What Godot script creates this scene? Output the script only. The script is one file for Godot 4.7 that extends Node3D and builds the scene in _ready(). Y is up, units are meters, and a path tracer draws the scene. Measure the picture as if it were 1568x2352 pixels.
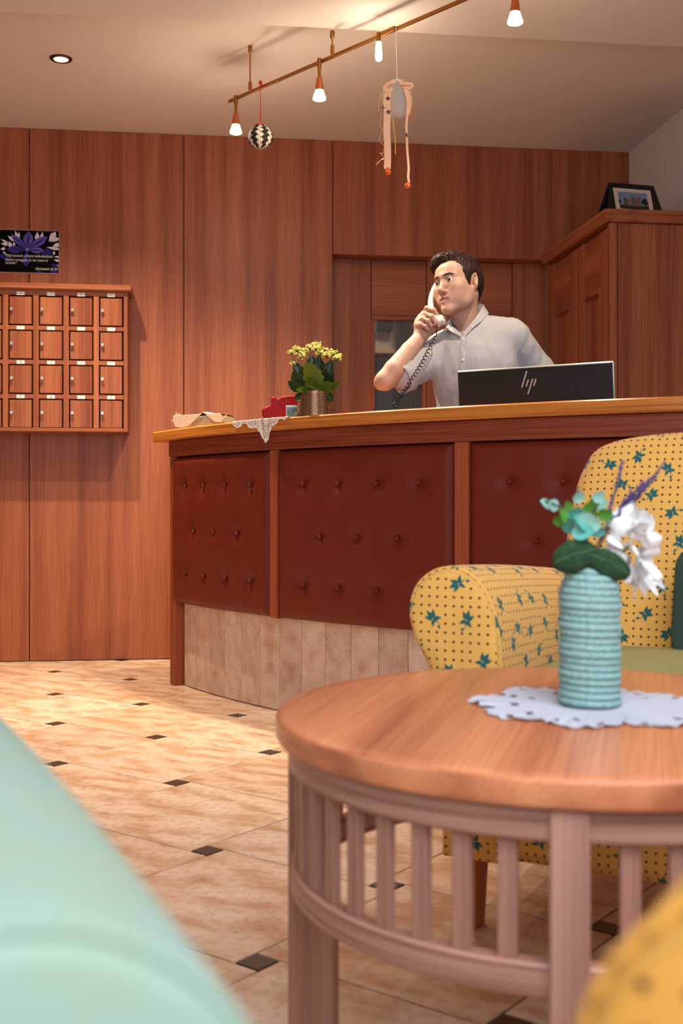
extends Node3D
# Hotel reception seen from the lounge. y is up, metres; the panelled back wall is the plane z = -5.98.
const FPX := 2650.0            # focal length in pixels of the 1568 x 2352 frame, from the floor tiles
const YAW := 0.127409          # the camera is turned 7.3 degrees to the right of the wall's normal
const EYE := Vector3(0, 0.8, 0)
const MID := Vector3(3.40, 0, -6.54)   # centre of the curved counter
var fwd := Vector3(sin(YAW), 0, -cos(YAW))
var rgt := Vector3(cos(YAW), 0, sin(YAW))

func cam(px: float, py: float, d: float) -> Vector3:   # a pixel and a distance along the axis to a point
	return EYE + fwd * d + rgt * ((px - 784.0) / FPX * d) + Vector3.UP * ((1156.0 - py) / FPX * d)

func _ready() -> void:
	set_camera()
	set_light()
	build_floor()
	build_walls()
	build_back_room()
	build_cabinet()
	build_key_boxes()
	build_counter()
	build_lounge()
	build_table()
	build_track()
	build_person()
	build_counter_things()
	build_ornaments()
	build_poster()

func set_camera() -> void:
	var c := Camera3D.new()
	c.name = "camera"
	add_child(c)
	c.position = EYE
	c.rotation.y = -YAW
	var at := CameraAttributesPhysical.new()
	at.frustum_near = 0.05
	at.frustum_far = 60.0
	at.frustum_focal_length = 41.0
	at.frustum_focus_distance = 3.9
	at.exposure_aperture = 4.8
	c.attributes = at
	c.projection = Camera3D.PROJECTION_FRUSTUM
	c.keep_aspect = Camera3D.KEEP_HEIGHT
	c.near = 0.05
	c.size = 2.0 * 0.05 * 1176.0 / FPX
	c.frustum_offset = Vector2(0, -20.0 / FPX * 0.05)
	c.current = true

const WARM := Color(1.0, 0.915, 0.80)

func set_light() -> void:
	var we := WorldEnvironment.new()
	we.name = "world"
	var e := Environment.new()
	e.background_mode = Environment.BG_SKY
	var sky := Sky.new()
	var sm := ProceduralSkyMaterial.new()
	sm.sky_top_color = Color(0.62, 0.72, 0.90)
	sm.sky_horizon_color = Color(0.85, 0.90, 0.97)
	sm.ground_horizon_color = Color(0.70, 0.72, 0.74)
	sm.ground_bottom_color = Color(0.45, 0.45, 0.45)
	sky.sky_material = sm
	e.sky = sky
	e.background_energy_multiplier = 2.0
	e.tonemap_mode = Environment.TONE_MAPPER_LINEAR
	e.tonemap_exposure = 1.0
	e.sdfgi_enabled = true
	e.ssao_enabled = true
	e.ssil_enabled = true
	we.environment = e
	add_child(we)
	# daylight through the two lounge windows and the added roof light, all behind or beside the camera
	window_light(Vector3(-0.1, 1.45, 1.28), PI, Vector2(3.4, 1.7), 7.5)
	window_light(Vector3(4.18, 1.45, -0.4), PI * 0.5, Vector2(2.6, 1.7), 22.0)
	window_light(Vector3(0.6, 2.625, 0.1), 0.0, Vector2(1.8, 1.2), 9.5, true)  # made-up overhead daylight that lifts the table and chairs

func window_light(at: Vector3, turn: float, s: Vector2, energy: float, overhead := false) -> void:
	var l := AreaLight3D.new()
	l.name = "window_daylight"
	add_child(l, true)
	l.position = at
	l.rotation.y = turn + PI
	if overhead: l.rotation = Vector3(-PI / 2, 0, 0)
	l.area_size = s
	l.light_color = Color(0.88, 0.92, 1.0)
	l.light_energy = energy
	l.area_range = 20.0
	l.shadow_enabled = true

func lamp_light(at: Vector3, energy: float, size := 0.02, parent: Node = self) -> OmniLight3D:
	var l := OmniLight3D.new()
	l.name = "lamp_glow"
	parent.add_child(l, true)
	l.position = at
	l.light_color = WARM
	l.light_energy = energy
	l.light_size = size
	l.omni_range = 20.0
	l.omni_attenuation = 2.0
	l.shadow_enabled = true
	return l

func spot_light(at: Vector3, to: Vector3, energy: float, angle: float, size := 0.02, soft := 0.8, parent: Node = self) -> SpotLight3D:
	var l := SpotLight3D.new()
	l.name = "lamp_beam"
	parent.add_child(l, true)
	l.position = at
	l.basis = Basis.looking_at(to, Vector3.RIGHT if absf(to.normalized().y) > 0.9 else Vector3.UP)
	l.light_color = WARM
	l.light_energy = energy
	l.light_size = size
	l.spot_range = 20.0
	l.spot_attenuation = 2.0
	l.spot_angle = angle
	l.spot_angle_attenuation = soft
	l.shadow_enabled = true
	return l

# ---------------------------------------------------------------- materials
var mats := {}
var tex := {}

func noise_tex(key: String, freq: float, type: int, oct: int, c0: Color, c1: Color, size := 512, mid := Color(-1, 0, 0), seed_ := 1, gain := 0.5) -> NoiseTexture2D:
	if tex.has(key): return tex[key]
	var n := FastNoiseLite.new()
	n.noise_type = type
	n.frequency = freq
	n.fractal_octaves = oct
	n.fractal_gain = gain
	n.seed = seed_
	var t := NoiseTexture2D.new()
	t.width = size; t.height = size
	t.seamless = true
	t.noise = n
	var g := Gradient.new()
	g.set_color(0, c0); g.set_color(1, c1)
	if mid.r >= 0.0: g.add_point(0.5, mid)
	t.color_ramp = g
	tex[key] = t
	return t

func plain(key: String, c: Color, rough := 0.7, metal := 0.0, bump := 0.0, bscale := 40.0) -> StandardMaterial3D:
	if mats.has(key): return mats[key]
	var m := StandardMaterial3D.new()
	m.resource_name = key
	m.albedo_color = c
	m.roughness = rough
	m.metallic = metal
	if bump > 0.0:
		m.heightmap_enabled = true
		m.heightmap_texture = noise_tex("grain", 0.03, FastNoiseLite.TYPE_SIMPLEX, 4, Color.BLACK, Color.WHITE)
		m.heightmap_scale = bump
		m.uv1_triplanar = true
		m.uv1_scale = Vector3.ONE * bscale
	mats[key] = m
	return m

func mottled(key: String, c: Color, c0: Color, c1: Color, scale: float, rough := 0.8, freq := 0.012, oct := 4) -> StandardMaterial3D:
	if mats.has(key): return mats[key]
	var m := StandardMaterial3D.new()
	m.resource_name = key
	m.albedo_color = c
	m.roughness = rough
	m.albedo_texture = noise_tex(key + "_mottle", freq, FastNoiseLite.TYPE_SIMPLEX_SMOOTH, oct, c0, c1)
	m.uv1_triplanar = true
	m.uv1_scale = Vector3.ONE * scale
	mats[key] = m
	return m

# grain runs along the axis (0 x, 1 y, 2 z) of the world or of the part; axis 3: along u of the mesh
func wood(key: String, c: Color, axis: int, rough := 0.42, shift := Vector3.ZERO, in_world := true, fine := 4.5, strength := 1.0) -> StandardMaterial3D:
	if mats.has(key): return mats[key]
	var m := StandardMaterial3D.new()
	m.resource_name = key
	m.albedo_color = c
	m.roughness = rough
	m.metallic_specular = 0.32
	var fa := Color(0.77, 0.69, 0.64).lerp(Color.WHITE, 1.0 - strength)
	m.albedo_texture = noise_tex("fibre%.1f" % strength, 0.034, FastNoiseLite.TYPE_SIMPLEX, 5, fa, Color(1, 1, 1), 1024, Color(0.93, 0.90, 0.87).lerp(Color.WHITE, 1.0 - strength), 3, 0.6)
	m.detail_enabled = true
	m.detail_blend_mode = BaseMaterial3D.BLEND_MODE_MUL
	m.detail_uv_layer = BaseMaterial3D.DETAIL_UV_2
	m.detail_albedo = noise_tex("band", 0.016, FastNoiseLite.TYPE_SIMPLEX_SMOOTH, 3, Color(0.72, 0.63, 0.60), Color(1.0, 0.99, 0.96), 512, Color(0.91, 0.87, 0.84), 9)
	var s := Vector3.ONE * fine
	var s2 := Vector3.ONE * minf(fine, 4.5) * 0.26
	if axis == 3:
		m.uv1_scale = Vector3(fine * 0.02, fine, 1)
		m.uv2_scale = Vector3(fine * 0.02, fine * 0.26, 1)
		m.detail_uv_layer = BaseMaterial3D.DETAIL_UV_1
		m.uv1_offset = shift
	else:
		s[axis] = fine * 0.010
		s2[axis] = minf(fine, 4.5) * 0.006
		m.uv1_triplanar = true; m.uv2_triplanar = true
		m.uv1_world_triplanar = in_world; m.uv2_world_triplanar = in_world
		m.uv1_scale = s; m.uv2_scale = s2
		m.uv1_offset = shift; m.uv2_offset = shift * 0.37
		m.uv1_triplanar_sharpness = 8.0; m.uv2_triplanar_sharpness = 8.0
	mats[key] = m
	return m

func painted(key: String, im: Image, rough := 0.6, scale := Vector3.ONE, shift := Vector3.ZERO) -> StandardMaterial3D:
	if mats.has(key): return mats[key]
	var m := StandardMaterial3D.new()
	m.resource_name = key
	m.albedo_texture = ImageTexture.create_from_image(im)
	m.roughness = rough
	m.uv1_scale = scale
	m.uv1_offset = shift
	mats[key] = m
	return m

func fill_poly(im: Image, pts: Array, c: Color, wrap := false) -> void:
	var pv := PackedVector2Array(pts)
	var lo := pv[0]; var hi := pv[0]
	for p in pv:
		lo = lo.min(p); hi = hi.max(p)
	for y in range(int(floor(lo.y)), int(ceil(hi.y)) + 1):
		for x in range(int(floor(lo.x)), int(ceil(hi.x)) + 1):
			var cover := 0.0
			for o in [Vector2(0.25, 0.25), Vector2(0.75, 0.25), Vector2(0.25, 0.75), Vector2(0.75, 0.75)]:
				if Geometry2D.is_point_in_polygon(Vector2(x, y) + o, pv): cover += 0.25
			if cover > 0.0:
				var u := posmod(x, im.get_width()) if wrap else x
				var w := posmod(y, im.get_height()) if wrap else y
				if u >= 0 and w >= 0 and u < im.get_width() and w < im.get_height():
					im.set_pixel(u, w, im.get_pixel(u, w).lerp(c, cover))

func petal(c: Vector2, ang: float, len_: float, wid: float, skew := 0.0, n := 12, belly := 0.75) -> Array:   # pointed leaf outline
	var o := []
	var d := Vector2(cos(ang), sin(ang))
	var s := d.orthogonal()
	for i in n + 1:
		var t := float(i) / n
		o.append(c + d * len_ * t + s * (wid * sin(PI * pow(t, belly)) * (1.0 - 0.25 * t) + skew * t * t))
	for i in range(n - 1, 0, -1):
		var t := float(i) / n
		o.append(c + d * len_ * t + s * (-wid * sin(PI * pow(t, belly)) * (1.0 - 0.25 * t) + skew * t * t))
	return o

func oval(c: Vector2, rx: float, ry: float, n := 16, turn := 0.0) -> Array:
	var o := []
	for i in n:
		var a := TAU * i / n
		o.append(c + Vector2(cos(a) * rx, sin(a) * ry).rotated(turn))
	return o

# ---------------------------------------------------------------- helpers: mesh building
class MB:
	var v := PackedVector3Array()
	var uv := PackedVector2Array()
	var col := PackedColorArray()
	var ix := PackedInt32Array()
	func add(p: Vector3, t := Vector2.ZERO, c := Color.WHITE) -> int:
		v.append(p); uv.append(t); col.append(c)
		return v.size() - 1
	func tri(a: int, b: int, c: int) -> void:
		ix.append(a); ix.append(b); ix.append(c)
	func quad(a: int, b: int, c: int, d: int) -> void:
		tri(a, b, c); tri(a, c, d)
	func append(o: MB, t := Transform3D()) -> MB:
		var n := v.size()
		for i in o.v.size():
			add(t * o.v[i], o.uv[i], o.col[i])
		for i in o.ix:
			ix.append(n + i)
		return self
	func tint(c: Color) -> MB:
		col.fill(c)
		return self
	func flip() -> void:
		for i in range(0, ix.size(), 3):
			var t := ix[i]
			ix[i] = ix[i + 1]; ix[i + 1] = t
	func fix(outward := Vector3.ZERO) -> MB:   # front faces run clockwise: (c-a)x(b-a) points out
		var s := 0.0
		if outward == Vector3.ZERO:
			var m := Vector3.ZERO
			for p in v: m += p
			m /= maxf(1.0, v.size())
			for i in range(0, ix.size(), 3):
				s += (v[ix[i]] - m).dot((v[ix[i + 2]] - m).cross(v[ix[i + 1]] - m))
		else:
			for i in range(0, ix.size(), 3):
				s += (v[ix[i + 2]] - v[ix[i]]).cross(v[ix[i + 1]] - v[ix[i]]).dot(outward)
		if s < 0.0: flip()
		return self
	func convex() -> MB:
		var m := Vector3.ZERO
		for p in v: m += p
		m /= maxf(1.0, v.size())
		for i in range(0, ix.size(), 3):
			var n := (v[ix[i + 2]] - v[ix[i]]).cross(v[ix[i + 1]] - v[ix[i]])
			if n.dot(v[ix[i]] - m) < 0.0:
				var t := ix[i]
				ix[i] = ix[i + 1]; ix[i + 1] = t
		return self
	func mesh(crease := 40.0, colored := false) -> ArrayMesh:
		var nf := ix.size() / 3
		var fn := PackedVector3Array()
		fn.resize(nf)
		var weld := {}
		var id := PackedInt32Array()
		id.resize(v.size())
		if crease < 179.0:
			for i in v.size():
				var q := Vector3i((v[i] * 50000.0).round())
				if not weld.has(q): weld[q] = weld.size()
				id[i] = weld[q]
		else:
			for i in v.size(): id[i] = i
		var count := weld.size() if crease < 179.0 else v.size()
		var arr := []
		arr.resize(Mesh.ARRAY_MAX)
		if crease >= 179.0:
			var nn := PackedVector3Array()
			nn.resize(v.size())
			for f in nf:
				var a := v[ix[f * 3]]
				var n := (v[ix[f * 3 + 2]] - a).cross(v[ix[f * 3 + 1]] - a)
				for k in 3: nn[ix[f * 3 + k]] += n
			for i in nn.size(): nn[i] = nn[i].normalized() if nn[i].length_squared() > 1e-24 else Vector3.UP
			arr[Mesh.ARRAY_VERTEX] = v; arr[Mesh.ARRAY_NORMAL] = nn; arr[Mesh.ARRAY_TEX_UV] = uv; arr[Mesh.ARRAY_INDEX] = ix
			if colored: arr[Mesh.ARRAY_COLOR] = col
		else:
			var at := []
			at.resize(count)
			for i in count: at[i] = PackedInt32Array()
			for f in nf:
				var a := v[ix[f * 3]]
				fn[f] = (v[ix[f * 3 + 2]] - a).cross(v[ix[f * 3 + 1]] - a)
				for k in 3: at[id[ix[f * 3 + k]]].append(f)
			var lim := cos(deg_to_rad(crease))
			var ov := PackedVector3Array(); var on := PackedVector3Array(); var ou := PackedVector2Array(); var oc := PackedColorArray()
			for f in nf:
				if fn[f].length_squared() < 1e-26: continue
				var u := fn[f].normalized()
				for k in 3:
					var i := ix[f * 3 + k]
					var n := Vector3.ZERO
					for g in at[id[i]]:
						var w: Vector3 = fn[g]
						if w.length_squared() > 1e-26 and w.normalized().dot(u) >= lim: n += w
					ov.append(v[i]); on.append(n.normalized()); ou.append(uv[i])
					if colored: oc.append(col[i])
			arr[Mesh.ARRAY_VERTEX] = ov; arr[Mesh.ARRAY_NORMAL] = on; arr[Mesh.ARRAY_TEX_UV] = ou
			if colored: arr[Mesh.ARRAY_COLOR] = oc
		var m := ArrayMesh.new()
		m.add_surface_from_arrays(Mesh.PRIMITIVE_TRIANGLES, arr)
		return m

var box_cache := {}
var taken := {}

func box(s: Vector3, b := 0.003) -> ArrayMesh:   # centred box with chamfered edges
	var key := [s, b]
	if not box_cache.has(key): box_cache[key] = box_mb(s, b).mesh(20.0)
	return box_cache[key]

func box_mb(s: Vector3, b := 0.003, at := Vector3.ZERO) -> MB:
	var m := MB.new()
	var h := s / 2.0
	b = minf(b, minf(h.x, minf(h.y, h.z)) * 0.9)
	var id := {}
	for x in [-1, 1]:
		for y in [-1, 1]:
			for z in [-1, 1]:
				var g := Vector3(x, y, z)
				for ax in 3:
					var p := Vector3(h.x - b, h.y - b, h.z - b)
					p[ax] = h[ax]
					id[[x, y, z, ax]] = m.add(p * g)
	for ax in 3:
		var a1 := (ax + 1) % 3
		var a2 := (ax + 2) % 3
		for sg in [-1, 1]:
			var q := []
			for c in [[-1, -1], [1, -1], [1, 1], [-1, 1]]:
				var k := [0, 0, 0]
				k[ax] = sg; k[a1] = c[0]; k[a2] = c[1]
				q.append(id[[k[0], k[1], k[2], ax]])
			m.quad(q[0], q[1], q[2], q[3])
		for s1 in [-1, 1]:
			for s2 in [-1, 1]:
				var e := []
				for en in [-1, 1]:
					var k := [0, 0, 0]
					k[ax] = en; k[a1] = s1; k[a2] = s2
					e.append(id[[k[0], k[1], k[2], a1]]); e.append(id[[k[0], k[1], k[2], a2]])
				m.quad(e[0], e[1], e[3], e[2])
	for x in [-1, 1]:
		for y in [-1, 1]:
			for z in [-1, 1]:
				m.tri(id[[x, y, z, 0]], id[[x, y, z, 1]], id[[x, y, z, 2]])
	m.convex()
	for i in m.v.size():
		m.uv[i] = Vector2(m.v[i].x + m.v[i].z, m.v[i].y)
		m.v[i] += at
	return m

func lathe(pr: Array, n := 24, a0 := 0.0, a1 := TAU) -> MB:   # pr: Vector2(radius, height)
	var m := MB.new()
	var full := is_equal_approx(a1 - a0, TAU)
	var l := 0.0
	for j in pr.size():
		if j: l += (pr[j] - pr[j - 1]).length()
		for i in n + 1:
			var a := a0 + (a1 - a0) * i / n
			if full and i == n: a = a0
			m.add(Vector3(pr[j].x * cos(a), pr[j].y, pr[j].x * sin(a)), Vector2(float(i) / n, l))
	for j in pr.size() - 1:
		for i in n:
			var p := j * (n + 1) + i
			m.quad(p, p + 1, p + n + 2, p + n + 1)
	return m.fix()

func frames(path: Array, up := Vector3.ZERO) -> Array:   # x and y across, z along
	var out := []
	var px := up
	for i in path.size():
		var t: Vector3 = (path[mini(i + 1, path.size() - 1)] - path[maxi(i - 1, 0)]).normalized()
		if px == Vector3.ZERO: px = t.cross(Vector3.UP if absf(t.y) < 0.9 else Vector3.RIGHT)
		var x := (px - t * px.dot(t)).normalized()
		px = x
		out.append(Transform3D(Basis(x, t.cross(x), t), path[i]))
	return out

func sweep(poly: Array, fr: Array, caps := true, scales := [], closed := false) -> MB:   # poly: Vector2 outline
	var m := MB.new()
	var n := poly.size()
	var per := [0.0]
	for i in n: per.append(per[-1] + (poly[(i + 1) % n] - poly[i]).length())
	var l := 0.0
	for j in fr.size():
		if j: l += (fr[j].origin - fr[j - 1].origin).length()
		var s: float = scales[j] if scales.size() else 1.0
		for i in n + 1:
			var p: Vector2 = poly[i % n] * s
			m.add(fr[j] * Vector3(p.x, p.y, 0), Vector2(l, per[i]))
	for j in fr.size() - 1:
		for i in n:
			var p := j * (n + 1) + i
			m.quad(p, p + 1, p + n + 2, p + n + 1)
	if closed:
		var b := (fr.size() - 1) * (n + 1)
		for i in n: m.quad(b + i, b + i + 1, i + 1, i)
	elif caps:
		var tr := Geometry2D.triangulate_polygon(PackedVector2Array(poly))
		for e in [0, fr.size() - 1]:
			var b := m.v.size()
			var s: float = scales[e] if scales.size() else 1.0
			for i in n: m.add(fr[e] * Vector3(poly[i].x * s, poly[i].y * s, 0), poly[i])
			for i in range(0, tr.size(), 3):
				if e == 0: m.tri(b + tr[i], b + tr[i + 1], b + tr[i + 2])
				else: m.tri(b + tr[i], b + tr[i + 2], b + tr[i + 1])
		# make the caps agree with the wall
		var wall_n := (fr.size() - 1) * n * 6
		var o := MB.new(); o.v = m.v; o.uv = m.uv; o.col = m.col; o.ix = m.ix.slice(0, wall_n)
		o.fix()
		var rest := m.ix.slice(wall_n)
		for i in range(0, rest.size(), 3):
			var first := i < tr.size()
			var nrm: Vector3 = (m.v[rest[i + 2]] - m.v[rest[i]]).cross(m.v[rest[i + 1]] - m.v[rest[i]])
			var dir: Vector3 = -fr[0].basis.z if first else fr[-1].basis.z
			if nrm.dot(dir) < 0.0:
				var t := rest[i]
				rest[i] = rest[i + 1]; rest[i + 1] = t
		m.ix = o.ix + rest
		return m
	return m.fix()

func ring2(r: float, n := 8, ry := -1.0) -> Array:
	var o := []
	for i in n:
		var a := TAU * i / n
		o.append(Vector2(cos(a) * r, sin(a) * (ry if ry > 0.0 else r)))
	return o

func rrect(w: float, h: float, r: float, n := 3) -> Array:   # rounded rectangle outline
	var o := []
	for c in [[1, 1, 0.0], [-1, 1, PI / 2], [-1, -1, PI], [1, -1, PI * 1.5]]:
		for i in n + 1:
			var a: float = c[2] + PI / 2 * i / n
			o.append(Vector2(c[0] * (w / 2 - r) + cos(a) * r, c[1] * (h / 2 - r) + sin(a) * r))
	return o

func tube(path: Array, r: float, n := 8, scales := []) -> MB:
	return sweep(ring2(r, n), frames(path), true, scales)

func slab(poly: Array, depth: float, bevel := 0.0) -> MB:   # outline in x,y, thick along z, centred
	var m := MB.new()
	var n := poly.size()
	var pv := PackedVector2Array(poly)
	if Geometry2D.is_polygon_clockwise(pv):
		pv.reverse()
	var inner := pv
	if bevel > 0.0:
		inner = PackedVector2Array()
		for i in n:
			var d0 := (pv[i] - pv[(i + n - 1) % n]).normalized()
			var d1 := (pv[(i + 1) % n] - pv[i]).normalized()
			var nn := (d0.orthogonal() + d1.orthogonal()).normalized()
			inner.append(pv[i] + nn * bevel * (1.0 if (pv[i] + nn * 1e-4 - pv[i]).dot(d0.orthogonal()) > 0 else -1.0))
		if absf(area(inner)) > absf(area(pv)):
			for i in n: inner[i] = pv[i] * 2.0 - inner[i]
	var tr := Geometry2D.triangulate_polygon(inner)
	if tr.is_empty():
		inner = pv
		tr = Geometry2D.triangulate_polygon(pv)
	var z := [depth / 2, depth / 2 - bevel, -depth / 2 + bevel, -depth / 2]
	var o := [inner, pv, pv, inner]
	for k in 4:
		for i in n: m.add(Vector3(o[k][i].x, o[k][i].y, z[k]), o[k][i])
	for k in 3:
		for i in n:
			var j := (i + 1) % n
			m.quad(k * n + i, k * n + j, (k + 1) * n + j, (k + 1) * n + i)
	m.fix()
	for i in range(0, tr.size(), 3):
		var a := tr[i]; var b := tr[i + 1]; var c := tr[i + 2]
		var up := (m.v[c] - m.v[a]).cross(m.v[b] - m.v[a]).z > 0.0
		if up:
			m.tri(a, b, c); m.tri(3 * n + a, 3 * n + c, 3 * n + b)
		else:
			m.tri(a, c, b); m.tri(3 * n + a, 3 * n + b, 3 * n + c)
	return m

func area(p: PackedVector2Array) -> float:
	var s := 0.0
	for i in p.size(): s += p[i].cross(p[(i + 1) % p.size()])
	return s / 2

func spline(pts: Array, per := 6) -> Array:   # Catmull-Rom through Vector2 or Vector3 points
	var o := []
	for i in pts.size() - 1:
		var a = pts[maxi(i - 1, 0)]; var b = pts[i]; var c = pts[i + 1]; var d = pts[mini(i + 2, pts.size() - 1)]
		for k in per:
			var t := float(k) / per
			o.append(0.5 * ((2.0 * b) + (c - a) * t + (2.0 * a - 5.0 * b + 4.0 * c - d) * t * t + (3.0 * b - a - 3.0 * c + d) * t * t * t))
	o.append(pts[-1])
	return o

func loop_spline(pts: Array, per := 5) -> Array:
	var o := []
	var n := pts.size()
	for i in n:
		var a = pts[(i + n - 1) % n]; var b = pts[i]; var c = pts[(i + 1) % n]; var d = pts[(i + 2) % n]
		for k in per:
			var t := float(k) / per
			o.append(0.5 * ((2.0 * b) + (c - a) * t + (2.0 * a - 5.0 * b + 4.0 * c - d) * t * t + (3.0 * b - a - 3.0 * c + d) * t * t * t))
	return o

func ball(r: Vector3, n := 16, k := 10, at := Vector3.ZERO) -> MB:
	var pr := []
	for j in k + 1:
		var a := -PI / 2 + PI * j / k
		pr.append(Vector2(maxf(0.0, cos(a)), sin(a)))
	var m := lathe(pr, n)
	for i in m.v.size(): m.v[i] = m.v[i] * r + at
	return m

# ---------------------------------------------------------------- helpers: nodes
func numbered(called: String) -> String:
	taken[called] = taken.get(called, -1) + 1
	return called if taken[called] == 0 else "%s_%03d" % [called, taken[called]]

func thing(called: String, label: String, category: String, at := Vector3.ZERO, turn := 0.0, group := "") -> Node3D:
	var o := Node3D.new()
	o.name = numbered(called)
	add_child(o)
	o.position = at
	o.rotation.y = turn
	tag(o, label, category, group)
	return o

func tag(o: Node3D, label: String, category: String, group := "") -> Node3D:
	o.set_meta("label", label)
	o.set_meta("category", category)
	if group: o.set_meta("group", group)
	return o

func part(called: String, m: Mesh, material: Material, parent: Node, t := Transform3D()) -> MeshInstance3D:
	var o := MeshInstance3D.new()
	o.mesh = m
	o.material_override = material
	o.name = called
	parent.add_child(o, true)
	o.transform = t
	return o

func single(called: String, m: Mesh, material: Material, label: String, category: String, at := Vector3.ZERO, group := "") -> MeshInstance3D:
	var o := part(numbered(called), m, material, self, Transform3D(Basis(), at))
	tag(o, label, category, group)
	return o

func struct(called: String, at := Vector3.ZERO) -> Node3D:
	var o := Node3D.new()
	o.name = called
	add_child(o)
	o.position = at
	o.set_meta("kind", "structure")
	return o

func xf(x: float, y: float, z: float, b := Basis()) -> Transform3D:
	return Transform3D(b, Vector3(x, y, z))

func turned(axis: Vector3, a: float) -> Basis:
	return Basis(axis.normalized(), a)

# ---------------------------------------------------------------- helpers: distance fields and surface nets
class Field:
	var kind := PackedInt32Array()      # 0 round cone, 1 ellipsoid
	var a := PackedVector3Array()
	var b := PackedVector3Array()
	var ra := PackedFloat32Array()
	var rb := PackedFloat32Array()
	var k := PackedFloat32Array()
	var cut := PackedByteArray()
	var inv := []
	var rough := 0.0
	var noise: FastNoiseLite
	var nscale := Vector3.ONE
	func cone(p: Vector3, q: Vector3, r0: float, r1: float, blend := 0.02, away := false) -> void:
		kind.append(0); a.append(p); b.append(q - p); ra.append(r0); rb.append(r1); k.append(blend); cut.append(1 if away else 0); inv.append(Basis())
	func egg(p: Vector3, r: Vector3, blend := 0.02, away := false, turn := Basis()) -> void:
		kind.append(1); a.append(p); b.append(r); ra.append(minf(r.x, minf(r.y, r.z))); rb.append(0.0); k.append(blend); cut.append(1 if away else 0); inv.append(turn.inverse())
	func span(pad: float) -> AABB:
		var b_ := AABB()
		var first := true
		for i in kind.size():
			if cut[i]: continue
			var r := Vector3.ONE * (maxf(ra[i], rb[i]) if kind[i] == 0 else maxf(b[i].x, maxf(b[i].y, b[i].z)))
			var box_ := AABB(a[i] - r, r * 2.0)
			if kind[i] == 0: box_ = box_.merge(AABB(a[i] + b[i] - r, r * 2.0))
			b_ = box_ if first else b_.merge(box_)
			first = false
		return b_.grow(pad)
	func one(i: int, p: Vector3) -> float:
		var q := p - a[i]
		if kind[i] == 0:
			var d := b[i]
			var l := d.length_squared()
			var t := clampf(q.dot(d) / l, 0.0, 1.0) if l > 0.0 else 0.0
			return (q - d * t).length() - lerpf(ra[i], rb[i], t)
		var r := b[i]
		q = (inv[i] as Basis) * q
		var s := q / r
		var k0 := s.length()
		var k1 := (s / r).length()
		return k0 * (k0 - 1.0) / k1 if k1 > 1e-9 else -ra[i]
	func at(p: Vector3, list: PackedInt32Array) -> float:
		var d := 1e3
		for i in list:
			var e := one(i, p)
			var h := k[i]
			if cut[i]:
				e = -e
				var x := maxf(h - absf(d - e), 0.0) / maxf(h, 1e-6)
				d = maxf(d, e) + x * x * h * 0.25
			else:
				var x := maxf(h - absf(d - e), 0.0) / maxf(h, 1e-6)
				d = minf(d, e) - x * x * h * 0.25
		if noise: d += rough * noise.get_noise_3dv(p * nscale)
		return extra(p, d)
	func extra(_p: Vector3, d: float) -> float:
		return d
	func paint(_p: Vector3) -> Color:
		return Color.WHITE

func nets_all(f: Field, h: float, m: MB) -> void:   # the whole field
	var s := f.span(h * 3.0)
	nets(f, s.position, s.end, h, m)

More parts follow.
